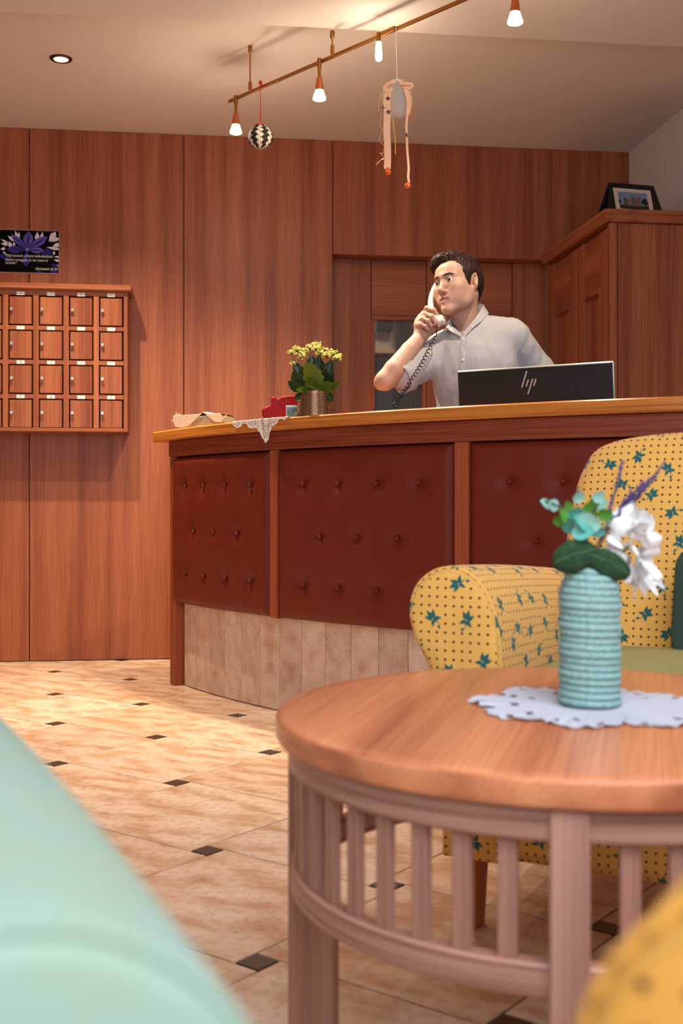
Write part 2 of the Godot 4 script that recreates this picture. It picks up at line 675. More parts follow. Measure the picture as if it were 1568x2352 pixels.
func nets(f: Field, lo: Vector3, hi: Vector3, h: float, m: MB) -> void:
	var bs := 4
	var nb := Vector3i(((hi - lo) / (h * bs)).ceil())
	var n := nb * bs + Vector3i.ONE
	var val := PackedFloat32Array()
	val.resize(n.x * n.y * n.z)
	val.fill(1e4)
	var done := PackedByteArray()
	done.resize(val.size())
	var half := h * bs * 0.87
	var sx := 1
	var sy := n.x
	var sz := n.x * n.y
	var active := []
	var all := PackedInt32Array(range(f.kind.size()))
	for bz in nb.z:
		for by in nb.y:
			for bx in nb.x:
				var c := lo + Vector3(bx + 0.5, by + 0.5, bz + 0.5) * h * bs
				var list := PackedInt32Array()
				var ds := PackedFloat32Array()
				var mn := 1e3
				for i in all:
					var e := f.one(i, c)
					ds.append(e)
					if not f.cut[i]: mn = minf(mn, e)
				if mn > half * 1.6 + 0.02: continue
				for i in all:
					if f.cut[i]:
						if ds[i] < half * 1.5 + f.k[i]: list.append(i)
					elif ds[i] < mn + half * 2.6 + f.k[i]: list.append(i)
				var cv := f.at(c, list)
				if absf(cv) > half * 1.7 + f.rough: continue
				active.append(Vector3i(bx, by, bz) * bs)
				for z in range(bz * bs, bz * bs + bs + 1):
					for y in range(by * bs, by * bs + bs + 1):
						for x in range(bx * bs, bx * bs + bs + 1):
							var q := x + y * sy + z * sz
							if not done[q]:
								done[q] = 1
								val[q] = f.at(lo + Vector3(x, y, z) * h, list)
	var vid := {}
	var offs := [0, sx, sy, sx + sy, sz, sx + sz, sy + sz, sx + sy + sz]
	var edges := [[0, 1], [2, 3], [4, 5], [6, 7], [0, 2], [1, 3], [4, 6], [5, 7], [0, 4], [1, 5], [2, 6], [3, 7]]
	var co := [Vector3(0, 0, 0), Vector3(1, 0, 0), Vector3(0, 1, 0), Vector3(1, 1, 0), Vector3(0, 0, 1), Vector3(1, 0, 1), Vector3(0, 1, 1), Vector3(1, 1, 1)]
	for base in active:
		for z in range(base.z, base.z + bs):
			for y in range(base.y, base.y + bs):
				for x in range(base.x, base.x + bs):
					var q: int = x + y * sy + z * sz
					var neg := 0
					for o in offs:
						if val[q + o] < 0.0: neg += 1
					if neg == 0 or neg == 8: continue
					var s := Vector3.ZERO
					var c := 0
					for e in edges:
						var u := val[q + offs[e[0]]]
						var w := val[q + offs[e[1]]]
						if (u < 0.0) != (w < 0.0):
							s += (co[e[0]] as Vector3).lerp(co[e[1]], u / (u - w))
							c += 1
					var p := lo + (Vector3(x, y, z) + s / c) * h
					vid[q] = m.add(p, Vector2(p.x + p.z, p.y), f.paint(p))
	for base in active:
		for z in range(base.z, base.z + bs):
			for y in range(base.y, base.y + bs):
				for x in range(base.x, base.x + bs):
					var q: int = x + y * sy + z * sz
					if not vid.has(q): continue
					var u := val[q] < 0.0
					for ax in 3:
						var st: int = [sx, sy, sz][ax]
						var o1: int = [sy, sz, sx][ax]
						var o2: int = [sz, sx, sy][ax]
						if u == (val[q + st] < 0.0): continue
						if not (vid.has(q - o1) and vid.has(q - o2) and vid.has(q - o1 - o2)): continue
						var A: int = vid[q]; var B: int = vid[q - o1]; var D: int = vid[q - o1 - o2]; var E: int = vid[q - o2]
						if u: m.quad(A, E, D, B)
						else: m.quad(A, B, D, E)

# ---------------------------------------------------------------- the room
const WOOD := Color(0.715, 0.45, 0.315)

func build_floor() -> void:
	var fl := struct("floor", Vector3(0.5, 0, -1.7))
	part("screed", box(Vector3(8.4, 0.1, 9.2), 0.0), plain("grout", Color(0.20, 0.14, 0.10), 0.9), fl, xf(0, -0.0535, 0))
	var a := 0.468
	var b := 0.056
	var e1 := Vector3(0.70711, 0, 0.70711)
	var e2 := Vector3(-0.70711, 0, 0.70711)
	var v1 := e1 * a - e2 * b
	var v2 := e2 * a + e1 * b
	var o := Vector3(0.031, 0, -2.678)   # centre of one dark inset
	var turn := turned(Vector3.UP, -PI / 4)
	var big := box(Vector3(a - 0.0045, 0.02, a - 0.0045), 0.0012)
	var small := box(Vector3(b - 0.0035, 0.02, b - 0.0035), 0.0012)
	var stone := []
	var tones := [Color(0.93, 0.84, 0.74), Color(0.90, 0.79, 0.68), Color(0.96, 0.88, 0.79), Color(0.91, 0.80, 0.69), Color(0.94, 0.85, 0.75), Color(0.90, 0.81, 0.72)]
	for i in 6: stone.append(travertine("floor_stone%d" % i, tones[i], Vector3(i * 0.37, 0, i * 0.61), Vector3(0.7, 0.7, 1.5), 0.30))
	var dark := []
	for i in 3: dark.append(plain("inset%d" % i, [Color(0.24, 0.17, 0.12), Color(0.22, 0.165, 0.12), Color(0.26, 0.185, 0.13)][i], 0.35))
	var rng := RandomNumberGenerator.new()
	rng.seed = 5
	for i in range(-16, 17):
		for j in range(-16, 17):
			var c := o + v1 * i + v2 * j
			var t := c + e1 * (b + a) / 2 + e2 * (a - b) / 2
			var q := turn * turned(Vector3.UP, PI * rng.randi_range(0, 1))
			var k := rng.randi_range(0, 5)
			if t.x > -2.75 and t.x < 2.6 and t.z > -6.35 and t.z < 0.9 and (t.x < 1.6 or t.z > -5.4):
				part("tile", big, stone[k], fl, Transform3D(q, t - fl.position + Vector3(0, -0.01, 0)))
			if c.x > -2.75 and c.x < 2.6 and c.z > -6.2 and c.z < 0.9:
				part("inset", small, dark[k % 3], fl, Transform3D(turn, c - fl.position + Vector3(0, -0.0098, 0)))

func travertine(key: String, c: Color, shift: Vector3, s: Vector3, rough: float) -> StandardMaterial3D:
	if mats.has(key): return mats[key]
	var m := StandardMaterial3D.new()
	m.resource_name = key
	m.albedo_color = c
	m.roughness = rough
	m.albedo_texture = noise_tex("travertine", 0.006, FastNoiseLite.TYPE_SIMPLEX, 6, Color(0.84, 0.73, 0.64), Color(1, 1, 1), 1024, Color(0.96, 0.93, 0.90), 21, 0.36)
	m.uv1_triplanar = true
	m.uv1_scale = s
	m.uv1_offset = shift
	m.detail_enabled = true
	m.detail_blend_mode = BaseMaterial3D.BLEND_MODE_MUL
	m.detail_uv_layer = BaseMaterial3D.DETAIL_UV_2
	m.detail_albedo = noise_tex("pits", 0.035, FastNoiseLite.TYPE_SIMPLEX, 5, Color(0.90, 0.83, 0.78), Color(1, 1, 1), 512, Color(0.995, 0.99, 0.985), 33, 0.55)
	m.uv2_triplanar = true
	m.uv2_scale = Vector3.ONE * s.x * 2.2
	m.uv2_offset = shift * 1.7
	mats[key] = m
	return m

func slabs(called: String, parent: Node3D, lo: Vector3, hi: Vector3, m: Material, bevel := 0.002) -> MeshInstance3D:
	return part(called, box(hi - lo, bevel), m, parent, Transform3D(Basis(), (lo + hi) / 2 - parent.position))

func build_walls() -> void:
	var plaster := mottled("plaster", Color(0.80, 0.77, 0.74), Color(0.93, 0.93, 0.93), Color(1, 1, 1), 2.0, 0.92, 0.02)
	var wb := struct("wall_back", Vector3(-0.2, 0, -6.05))
	slabs("core", wb, Vector3(-3.3, 0, -6.30), Vector3(0.72, 2.9, -6.004), plain("board_core", Color(0.55, 0.40, 0.28), 0.9), 0.0)
	slabs("lintel", wb, Vector3(0.72, 2.11, -6.30), Vector3(2.45, 2.9, -6.004), wood("lintel_wood", WOOD, 0, 0.4), 0.0)
	slabs("core", wb, Vector3(1.90, 0, -6.30), Vector3(2.45, 2.11, -6.004), mats["board_core"], 0.0)
	var e := [-3.3, -2.367, -1.595, -0.823, -0.050, 0.720]
	for i in 5:
		slabs("panel", wb, Vector3(e[i] + 0.0022, 0.004, -6.004), Vector3(e[i + 1] - 0.0022, 2.695, -5.98),
			wood("wall_veneer%d" % i, WOOD * [Color(1, 1, 1), Color(0.97, 0.97, 0.97), Color(1, 0.99, 0.98), Color(0.98, 0.97, 0.97), Color(1, 1, 1)][i], 1, 0.40, Vector3(i * 1.37, 0, 0), true, 6.0))
	slabs("panel", wb, Vector3(0.7222, 2.102, -6.004), Vector3(2.33, 2.695, -5.98), wood("wall_veneer_over_door", WOOD * Color(0.98, 0.97, 0.97), 1, 0.40, Vector3(8.1, 0, 0), true, 6.0))
	# side and lounge walls
	var wr := struct("wall_right", Vector3(2.43, 0, -4.4))
	slabs("plaster", wr, Vector3(2.33, 0, -6.30), Vector3(2.53, 2.9, -2.86), plaster, 0.0)
	var wc := struct("wall_corner", Vector3(3.4, 0, -2.96))
	slabs("plaster", wc, Vector3(2.53, 0, -3.06), Vector3(4.4, 2.9, -2.86), plaster, 0.0)
	var wl := struct("wall_left", Vector3(-3.3, 0, -1.8))
	slabs("plaster", wl, Vector3(-3.4, 0, -6.30), Vector3(-3.2, 2.9, 1.5), plaster, 0.0)
	window_wall("wall_rear", "window_1", Vector3(0.5, 0, 1.4), 0.0, 7.8, -0.6, 3.4, plaster)
	window_wall("wall_lounge", "window_2", Vector3(4.3, 0, -0.78), PI / 2, 4.36, -0.38, 2.6, plaster)
	var ce := struct("ceiling", Vector3(0.5, 2.6, -1.7))
	var white := mottled("ceiling_paint", Color(0.84, 0.80, 0.77), Color(0.95, 0.95, 0.95), Color(1, 1, 1), 6.0, 0.95, 0.05)
	slabs("upper_slab", ce, Vector3(-3.4, 2.695, -6.30), Vector3(4.4, 2.9, -4.345), white, 0.0)
	slabs("lower_slab", ce, Vector3(-3.4, 2.60, -4.345), Vector3(4.4, 2.9, -0.5), white, 0.003)
	slabs("lower_slab", ce, Vector3(-3.4, 2.60, 0.7), Vector3(4.4, 2.9, 1.5), white, 0.0)
	slabs("lower_slab", ce, Vector3(-3.4, 2.60, -0.5), Vector3(-0.3, 2.9, 0.7), white, 0.0)
	slabs("lower_slab", ce, Vector3(1.5, 2.60, -0.5), Vector3(4.4, 2.9, 0.7), white, 0.0)
	# roof light added over the lounge to brighten the table
	var rl := struct("added_window_3", Vector3(0.6, 2.6, 0.1))
	var fr := plain("window_frame_white", Color(0.85, 0.85, 0.83), 0.5)
	for z in [-0.57, 0.57]: part("frame_rail", box(Vector3(1.8, 0.06, 0.06), 0.004), fr, rl, xf(0, 0.1, z))
	for x in [-0.87, 0.0, 0.87]: part("frame_stile", box(Vector3(0.06, 0.058, 1.2), 0.004), fr, rl, xf(x, 0.1, 0))

func window_wall(wall_name: String, window_name: String, at: Vector3, turn: float, width: float, mid: float, opening: float, plaster: Material) -> void:
	var w := struct(wall_name, at)
	w.rotation.y = turn
	var lo := mid - opening / 2
	var hi := mid + opening / 2
	for q in [[-width / 2, lo, 0.0, 2.9], [hi, width / 2, 0.0, 2.9], [lo, hi, 0.0, 0.6], [lo, hi, 2.3, 2.9]]:
		part("plaster", box(Vector3(q[1] - q[0], q[3] - q[2], 0.2), 0.0), plaster, w, xf((q[0] + q[1]) / 2, (q[2] + q[3]) / 2, 0))
	var n := struct(window_name, at)
	n.rotation.y = turn
	var fr := plain("window_frame_white", Color(0.85, 0.85, 0.83), 0.5)
	for y in [0.63, 2.27]: part("frame_rail", box(Vector3(opening, 0.06, 0.07), 0.004), fr, n, xf(mid, y, 0.05))
	for i in 4: part("frame_stile", box(Vector3(0.06, 1.7, 0.068), 0.004), fr, n, xf(lerpf(lo + 0.03, hi - 0.03, i / 3.0), 1.45, 0.05))
	part("window_sill", box(Vector3(opening + 0.1, 0.03, 0.16), 0.004), fr, n, xf(mid, 0.615, -0.06))

func build_back_room() -> void:
	# the glazed door in its niche, and an office added behind it for what the glass mirrors
	var z := -6.12
	var d := struct("door_1", Vector3(1.32, 0, z))
	var wv := wood("door_wood", WOOD, 1, 0.40, Vector3(0.4, 0, 0), true, 3.2)
	var wh := wood("door_wood_across", WOOD, 0, 0.40, Vector3(0, 0.7, 0), true, 3.2)
	slabs("jamb", d, Vector3(0.722, 0, z - 0.05), Vector3(0.943, 2.11, z), wv)
	slabs("jamb", d, Vector3(1.724, 0, z - 0.05), Vector3(1.90, 2.11, z), wv)
	slabs("stile", d, Vector3(1.248, 0, z - 0.05), Vector3(1.419, 2.11, z - 0.002), wv)
	for s in [[0.946, 1.245], [1.422, 1.721]]:
		slabs("panel", d, Vector3(s[0], 1.81, z - 0.05), Vector3(s[1], 2.108, z - 0.004), wh)
		slabs("panel", d, Vector3(s[0], 0.01, z - 0.05), Vector3(s[1], 0.55, z - 0.004), wh)
		for q in [[1.80, 1.808], [0.552, 0.575]]:
			slabs("bead", d, Vector3(s[0], q[0] - 0.014, z - 0.045), Vector3(s[1], q[1], z + 0.004), wh)
		slabs("muntin", d, Vector3(s[0], 1.44, z - 0.045), Vector3(s[1], 1.482, z - 0.002), wh)
		for x in [s[0] + 0.008, s[1] - 0.011]:
			slabs("bead", d, Vector3(x - 0.011, 0.575, z - 0.045), Vector3(x + 0.011, 1.786, z), wv)
		var glass := StandardMaterial3D.new()
		glass.resource_name = "door_glass"
		glass.albedo_color = Color(0.75, 0.78, 0.80, 0.06)
		glass.transparency = BaseMaterial3D.TRANSPARENCY_ALPHA
		glass.roughness = 0.02
		glass.metallic_specular = 0.3
		for q in [[0.575, 1.44], [1.482, 1.786]]:
			slabs("pane", d, Vector3(s[0], q[0], z - 0.030), Vector3(s[1], q[1], z - 0.026), glass, 0.0)
	# office shell; its wood, ledge and contents stand in for reflections
	var wo := struct("wall_office", Vector3(1.3, 0, -7.9))
	var dull: Material = mats["plaster"]
	slabs("plaster", wo, Vector3(0.2, 0, -8.1), Vector3(2.7, 2.9, -7.95), dull, 0.0)
	slabs("plaster", wo, Vector3(0.05, 0, -8.1), Vector3(0.2, 2.9, -6.30), dull, 0.0)
	slabs("plaster", wo, Vector3(2.7, 0, -8.1), Vector3(2.85, 2.9, -6.30), dull, 0.0)
	slabs("ceiling", wo, Vector3(0.05, 2.6, -8.1), Vector3(2.85, 2.9, -6.30), dull, 0.0)
	slabs("wainscot", wo, Vector3(0.2, 0, -7.95), Vector3(2.7, 1.835, -7.93), wood("office_wood", WOOD, 0, 0.5))
	slabs("ledge", wo, Vector3(0.2, 1.835, -7.95), Vector3(2.7, 1.875, -7.86), plain("cream_ledge", Color(0.82, 0.72, 0.58), 0.6))
	var cu := thing("added_curtain", "dark brown drape added behind the door glass, standing in for a reflection", "added_curtain", Vector3(1.51, 0, -7.78))  # added drape, stands in for a brown strip mirrored in the glass
	var pl := []
	for i in 40:
		var u := i / 39.0
		pl.append(Vector2(lerpf(-0.13, 0.13, u), 0.016 * sin(u * 30.0)))
	for i in range(39, -1, -1):
		pl.append(pl[i] + Vector2(0, -0.004))
	part("cloth", sweep(pl, [Transform3D(turned(Vector3.RIGHT, -PI / 2), Vector3(0, 0.02, 0)), Transform3D(turned(Vector3.RIGHT, -PI / 2), Vector3(0, 2.35, 0))]).mesh(50.0), mottled("curtain_brown", Color(0.30, 0.20, 0.14), Color(0.6, 0.6, 0.6), Color(1, 1, 1), 5.0, 0.9), cu)
	part("rod", tube([Vector3(-0.3, 2.37, 0), Vector3(0.3, 2.37, 0)], 0.012, 10).mesh(), plain("curtain_rod", Color(0.3, 0.22, 0.15), 0.4, 0.6), cu)
	var sp := thing("added_loudspeaker", "small black box added behind the door glass, standing in for a reflection", "speaker", Vector3(1.32, 2.06, -7.89))  # made-up black box where the glass mirrors something dark
	part("cabinet", box(Vector3(0.10, 0.14, 0.09), 0.008), plain("speaker_black", Color(0.02, 0.02, 0.022), 0.6), sp, Transform3D(turned(Vector3.FORWARD, 0.08), Vector3.ZERO))
	part("bracket", box(Vector3(0.03, 0.03, 0.05), 0.004), mats["speaker_black"], sp, xf(-0.02, 0.07, -0.04))
	part("cone", lathe([Vector2(0, 0.0), Vector2(0.02, 0.006), Vector2(0.034, 0.014), Vector2(0.038, 0.010)], 16).mesh(), plain("speaker_cone", Color(0.05, 0.05, 0.055), 0.8), sp, Transform3D(turned(Vector3.RIGHT, PI / 2), Vector3(0, -0.02, 0.045)))
	var pb := thing("added_pinboard", "blue cloth board added under the cream ledge, standing in for a reflection in the door glass", "added_pinboard", Vector3(1.24, 1.62, -7.915))  # added blue board in place of a blue patch reflected there
	part("cloth_panel", box(Vector3(0.42, 0.36, 0.018), 0.003), mottled("board_blue", Color(0.20, 0.25, 0.37), Color(0.55, 0.55, 0.6), Color(1, 1, 1), 7.0, 0.9), pb)
	for y in [-0.185, 0.185]: part("frame_strip", box(Vector3(0.45, 0.02, 0.022), 0.003), mats["office_wood"], pb, xf(0, y, 0))
	for x in [-0.215, 0.215]: part("frame_strip", box(Vector3(0.02, 0.36, 0.022), 0.003), mats["office_wood"], pb, xf(x, 0, 0))
	var oc := thing("added_office_chair", "black high-backed chair added behind the lower door glass, standing in for a reflection", "chair", Vector3(1.10, 0, -7.05), 0.3)  # invented seat, stands in for a dark reflection low in the pane
	var blk := plain("chair_black", Color(0.015, 0.015, 0.016), 0.5)
	part("backrest", pillow(rrect(0.42, 0.72, 0.16, 5), 0.06, 0.028, 0.02).mesh(60.0), blk, oc, xf(0, 1.02, -0.20))
	part("seat", pillow(rrect(0.46, 0.46, 0.10, 4), 0.07, 0.03, 0.02).mesh(60.0), blk, oc, Transform3D(turned(Vector3.RIGHT, PI / 2), Vector3(0, 0.50, 0.03)))
	part("back_bar", box(Vector3(0.06, 0.36, 0.02), 0.004), blk, oc, xf(0, 0.58, -0.235))
	part("column", tube([Vector3(0, 0.08, 0), Vector3(0, 0.48, 0)], 0.025, 12).mesh(), blk, oc)
	for k in 5:
		var a := TAU * k / 5
		part("foot", tube([Vector3(0, 0.09, 0), Vector3(cos(a) * 0.28, 0.055, sin(a) * 0.28)], 0.016, 8).mesh(), blk, oc)
		part("castor", ball(Vector3(0.025, 0.027, 0.025), 10, 8).mesh(), blk, oc, xf(cos(a) * 0.28, 0.027, sin(a) * 0.28))
	var fo := struct("floor_office", Vector3(1.4, 0, -7.2))
	slabs("boards", fo, Vector3(0.05, -0.1, -8.1), Vector3(2.85, 0.0, -6.30), plain("office_floor", Color(0.25, 0.17, 0.12), 0.6), 0.0)
	var la := thing("added_office_lamp", "round white ceiling lamp added out of sight to light the room behind the glazed door", "lamp", Vector3(1.4, 2.53, -7.1))  # unseen lamp added to light the stand-ins behind the glass
	part("base", lathe([Vector2(0, 0.07), Vector2(0.13, 0.07), Vector2(0.13, 0.05), Vector2(0, 0.05)], 24).mesh(), plain("lamp_white", Color(0.8, 0.8, 0.8), 0.5), la)
	var g := plain("lamp_shade_glow", Color(0.9, 0.85, 0.75), 0.4)
	g.emission_enabled = true; g.emission = WARM; g.emission_energy_multiplier = 0.8
	part("lamp_shade", lathe([Vector2(0.12, 0.05), Vector2(0.11, 0.02), Vector2(0.07, 0.0), Vector2(0, -0.005)], 24).mesh(60.0), g, la)
	lamp_light(Vector3(0, -0.05, 0), 0.34, 0.1, la)

func build_cabinet() -> void:
	var c := thing("tall_cabinet", "tall wooden wardrobe cabinet with panelled doors beside the white wall", "cabinet", Vector3(2.10, 0, -5.51))
	var wf := wood("cabinet_side", WOOD, 1, 0.42, Vector3(3.3, 0, 0))
	var wv := wood("cabinet_door_wood", WOOD, 1, 0.42, Vector3(1.3, 0, 5.2), true, 3.2)
	var wh := wood("cabinet_door_across", WOOD, 2, 0.42, Vector3(1.3, 2.0, 5.2), true, 3.2)
	slabs("carcass", c, Vector3(1.90, 0, -5.978), Vector3(2.328, 2.08, -5.06), wf, 0.0)
	slabs("front_panel", c, Vector3(1.912, 0.0, -5.06), Vector3(2.328, 2.075, -5.042), wf)
	slabs("corner_post", c, Vector3(1.872, 0.0, -5.075), Vector3(1.908, 2.075, -5.038), wf)
	var mo := [Vector2(0, 0), Vector2(0.022, 0.0), Vector2(0.030, 0.012), Vector2(0.030, 0.030), Vector2(0.038, 0.036), Vector2(0.038, 0.052), Vector2(0, 0.052)]
	slabs("top", c, Vector3(1.875, 2.08, -5.978), Vector3(2.328, 2.126, -5.04), wf)
	var along := [Transform3D(Basis(Vector3(-1, 0, 0), Vector3(0, 1, 0), Vector3(0, 0, -1)), Vector3(1.876, 2.076, -5.978)), Transform3D(Basis(Vector3(-0.7071, 0, 0.7071) * 1.4142, Vector3(0, 1, 0), Vector3(0, 0, 1)), Vector3(1.876, 2.076, -5.041)),
		Transform3D(Basis(Vector3(0, 0, 1), Vector3(0, 1, 0), Vector3(1, 0, 0)), Vector3(2.328, 2.076, -5.041))]
	var mm := sweep(mo, along)
	for i in mm.v.size(): mm.v[i] -= c.position
	part("moulding", mm.mesh(20.0), wood("cabinet_moulding", WOOD, 2, 0.4), c)
	# two doors on the side that faces the desk
	for q in [[-5.970, -5.512], [-5.508, -5.078]]:
		var z0: float = q[0]
		var z1: float = q[1]
		var dn := Node3D.new()
		dn.name = "door"
		c.add_child(dn, true)
		var x1 := 1.878 - c.position.x
		var zc := -c.position.z
		var st := 0.105
		for zz in [[z0, z0 + st], [z1 - st, z1]]:
			part("stile", box(Vector3(0.022, 2.04, zz[1] - zz[0]), 0.002), wv, dn, xf(x1 + 0.011, 1.04, (zz[0] + zz[1]) / 2 + zc))
		var wz := z1 - z0 - 2 * st
		var mz := (z0 + z1) / 2 + zc
		part("upper_panel", box(Vector3(0.020, 0.26, wz), 0.002), wh, dn, xf(x1 + 0.013, 1.925, mz))
		part("lower_rail", box(Vector3(0.022, 0.30, wz), 0.002), wh, dn, xf(x1 + 0.011, 0.17, mz))
		part("rail", box(Vector3(0.022, 0.05, wz), 0.002), wh, dn, xf(x1 + 0.011, 1.435, mz))
		for y in [[1.46, 1.795], [0.32, 1.41]]:
			part("field", box(Vector3(0.008, y[1] - y[0], wz), 0.001), wv, dn, xf(x1 + 0.022, (y[0] + y[1]) / 2, mz))
			part("bead", box(Vector3(0.03, 0.016, wz), 0.004), wv, dn, xf(x1 + 0.008, y[1] - 0.006, mz))
			part("bead", box(Vector3(0.026, 0.012, wz), 0.004), wv, dn, xf(x1 + 0.010, y[0] + 0.006, mz))
			for zz in [z0 + st, z1 - st]:
				part("bead", box(Vector3(0.026, y[1] - y[0], 0.012), 0.004), wv, dn, xf(x1 + 0.010, (y[0] + y[1]) / 2, zz + zc))
	# stand-up picture card on top
	var p := thing("picture_stand", "black tent-shaped stand with a castle photograph on the tall cabinet", "picture", Vector3(2.03, 2.128, -5.20), 0.14)
	var blk := plain("stand_black", Color(0.012, 0.011, 0.012), 0.55)
	var lean := 0.30
	part("front_board", slab([Vector2(-0.150, 0), Vector2(0.150, 0), Vector2(0.118, 0.175), Vector2(-0.112, 0.175)], 0.004).mesh(20.0), blk, p, Transform3D(turned(Vector3.RIGHT, -lean), Vector3(0, 0, 0.06)))
	part("rear_board", slab([Vector2(-0.150, 0), Vector2(0.150, 0), Vector2(0.118, 0.175), Vector2(-0.112, 0.175)], 0.004).mesh(20.0), blk, p, Transform3D(turned(Vector3.RIGHT, lean), Vector3(0, 0, -0.05)))
	var im := Image.create(256, 192, false, Image.FORMAT_RGB8)
	im.fill(Color(0.80, 0.72, 0.66))
	im.fill_rect(Rect2i(28, 24, 200, 118), Color(0.42, 0.50, 0.60))
	im.fill_rect(Rect2i(28, 114, 200, 28), Color(0.16, 0.15, 0.08))
	var rng := RandomNumberGenerator.new()
	rng.seed = 4
	for t in [[62, 66, 22, 52, 0.33], [84, 72, 40, 46, 0.50], [116, 48, 14, 70, 0.36], [128, 60, 26, 58, 0.44], [152, 66, 12, 52, 0.50], [164, 52, 12, 66, 0.40]]:
		im.fill_rect(Rect2i(t[0], t[1], t[2], t[3]), Color(t[4], t[4] * 0.80, t[4] * 0.70))
		for k in 30: im.set_pixel(t[0] + rng.randi_range(0, t[2] - 1), t[1] + rng.randi_range(0, t[3] - 1), Color(t[4] * 0.7, t[4] * 0.5, t[4] * 0.45))
	for q in [Vector2(195, 88), Vector2(206, 76), Vector2(212, 94), Vector2(34, 92)]: fill_poly(im, oval(q, 15 if q.x > 100 else 8, 15), Color(0.06, 0.08, 0.05))
	fill_poly(im, oval(Vector2(203, 108), 3, 18), Color(0.06, 0.05, 0.04))
	for k in 3: im.fill_rect(Rect2i(30, 152 + k * 11, [80, 150, 120][k], 3), Color(0.35, 0.30, 0.30))
	var cb := MB.new()
	for q in [[-0.100, 0.0], [0.095, 0.0], [0.095, 0.146], [-0.100, 0.146]]: cb.add(Vector3(q[0], q[1], 0.0), Vector2((q[0] + 0.1) / 0.195, 1.0 - q[1] / 0.146))
	cb.quad(0, 1, 2, 3)
	cb.fix(Vector3.BACK)
	part("photo_card", cb.mesh(), painted("castle_card", im, 0.5), p, Transform3D(turned(Vector3.RIGHT, -lean), Vector3(0, 0.002, 0.063)))

func build_key_boxes() -> void:
	var c := thing("key_cabinet", "wooden wall cabinet of small numbered doors with steel knobs", "cabinet", Vector3(-0.82, 1.15, -5.90))
	var o := c.position
	var wx := wood("key_wood_rail", WOOD, 0, 0.42, Vector3(0, 0.3, 0))
	var wy := wood("key_wood_stile", WOOD, 1, 0.42, Vector3(2.3, 0, 0))
	var xr := -0.324
	var pitch := 0.1452
	var xl := xr - 7 * pitch - 0.022
	var y0 := 1.153
	var y1 := 1.8475
	slabs("back_panel", c, Vector3(xl + 0.01, y0 + 0.01, -5.979), Vector3(xr - 0.01, y1 - 0.002, -5.969), wy, 0.0)
	slabs("side", c, Vector3(xr - 0.0195, y0, -5.979), Vector3(xr, y1, -5.802), wy)
	slabs("side", c, Vector3(xl, y0, -5.979), Vector3(xl + 0.0195, y1, -5.802), wy)
	slabs("bottom", c, Vector3(xl + 0.02, y0, -5.979), Vector3(xr - 0.02, y0 + 0.018, -5.803), wx)
	slabs("cornice", c, Vector3(xl - 0.02, 1.846, -5.979), Vector3(xr + 0.021, 1.876, -5.775), wx, 0.006)
	slabs("top_rail", c, Vector3(xl + 0.02, 1.822, -5.969), Vector3(xr - 0.02, 1.8465, -5.803), wx)
	var dw := 0.118
	var rows := [1.672, 1.5035, 1.335, 1.1665]
	var dh := 0.147
	for i in 8:
		if i > 0 and i < 7:
			var x := xr - 0.0215 - i * pitch + 0.0136
			slabs("stile", c, Vector3(x - 0.0134, y0 + 0.018, -5.969), Vector3(x + 0.0134, 1.822, -5.8035), wy)
	for r in 3: slabs("rail", c, Vector3(xl + 0.02, rows[r] - (0.1685 - dh), -5.968), Vector3(xr - 0.02, rows[r], -5.8042), wx)
	var door_mesh := box(Vector3(dw - 0.013, dh - 0.013, 0.014), 0.0015)
	var knob := lathe([Vector2(0, 0.020), Vector2(0.0075, 0.020), Vector2(0.0088, 0.0185), Vector2(0.0088, 0.0135), Vector2(0.0045, 0.011), Vector2(0.0045, 0.0), Vector2(0, 0)], 14).mesh(30.0)
	var tag_mesh := box(Vector3(0.038, 0.0165, 0.0012), 0.0)
	var steel := plain("knob_steel", Color(0.72, 0.68, 0.62), 0.32, 0.85)
	var paper := plain("tag_paper", Color(0.90, 0.88, 0.86), 0.7)
	var ink := plain("tag_ink", Color(0.12, 0.12, 0.14), 0.7)
	var dws := []
	for k in 4: dws.append(wood("key_door%d" % k, WOOD * [Color(1, 1, 1), Color(0.97, 0.96, 0.95), Color(1, 0.99, 0.98), Color(0.98, 0.96, 0.95)][k], 1, 0.40, Vector3(k * 2.7 + 0.3, 0, 0)))
	for r in 4:
		for k in 7:
			var x := xr - 0.0215 - dw / 2 - (6 - k) * pitch
			var y: float = rows[r] + dh / 2
			var d := part("door", door_mesh, dws[(r * 3 + k * 5) % 4], c, xf(x - o.x, y - o.y, -5.810 - o.z))
			part("knob", knob, steel, d, Transform3D(turned(Vector3.RIGHT, PI / 2), Vector3(-0.041, 0.004, 0.007)))
			var t := part("number_tag", tag_mesh, paper, c, xf(x - o.x, rows[r] + dh + 0.0095 - o.y, -5.8025 - o.z))
			var tm := TextMesh.new()
			tm.text = str(r * 7 + k + 1)
			tm.font = font("Droid Sans")
			tm.font_size = 16
			tm.pixel_size = 0.00088
			tm.depth = 0.0003
			part("number", tm, ink, t, xf(0, 0, 0.0009))

var fonts := {}
func font(called: String, slant := 0.0) -> Font:
	var key := called + str(slant)
	if fonts.has(key): return fonts[key]
	var f := SystemFont.new()
	f.font_names = PackedStringArray([called])
	var out: Font = f
	if slant != 0.0:
		var v := FontVariation.new()
		v.base_font = f
		v.variation_transform = Transform2D(Vector2(1, slant), Vector2(0, 1), Vector2.ZERO)
		out = v
	fonts[key] = out
	return out

# ---------------------------------------------------------------- reception counter (an arc about MID)
func on_arc(r: float, deg: float, y: float) -> Vector3:
	var t := deg_to_rad(deg)
	return MID + Vector3(-cos(t) * r, y, sin(t) * r)

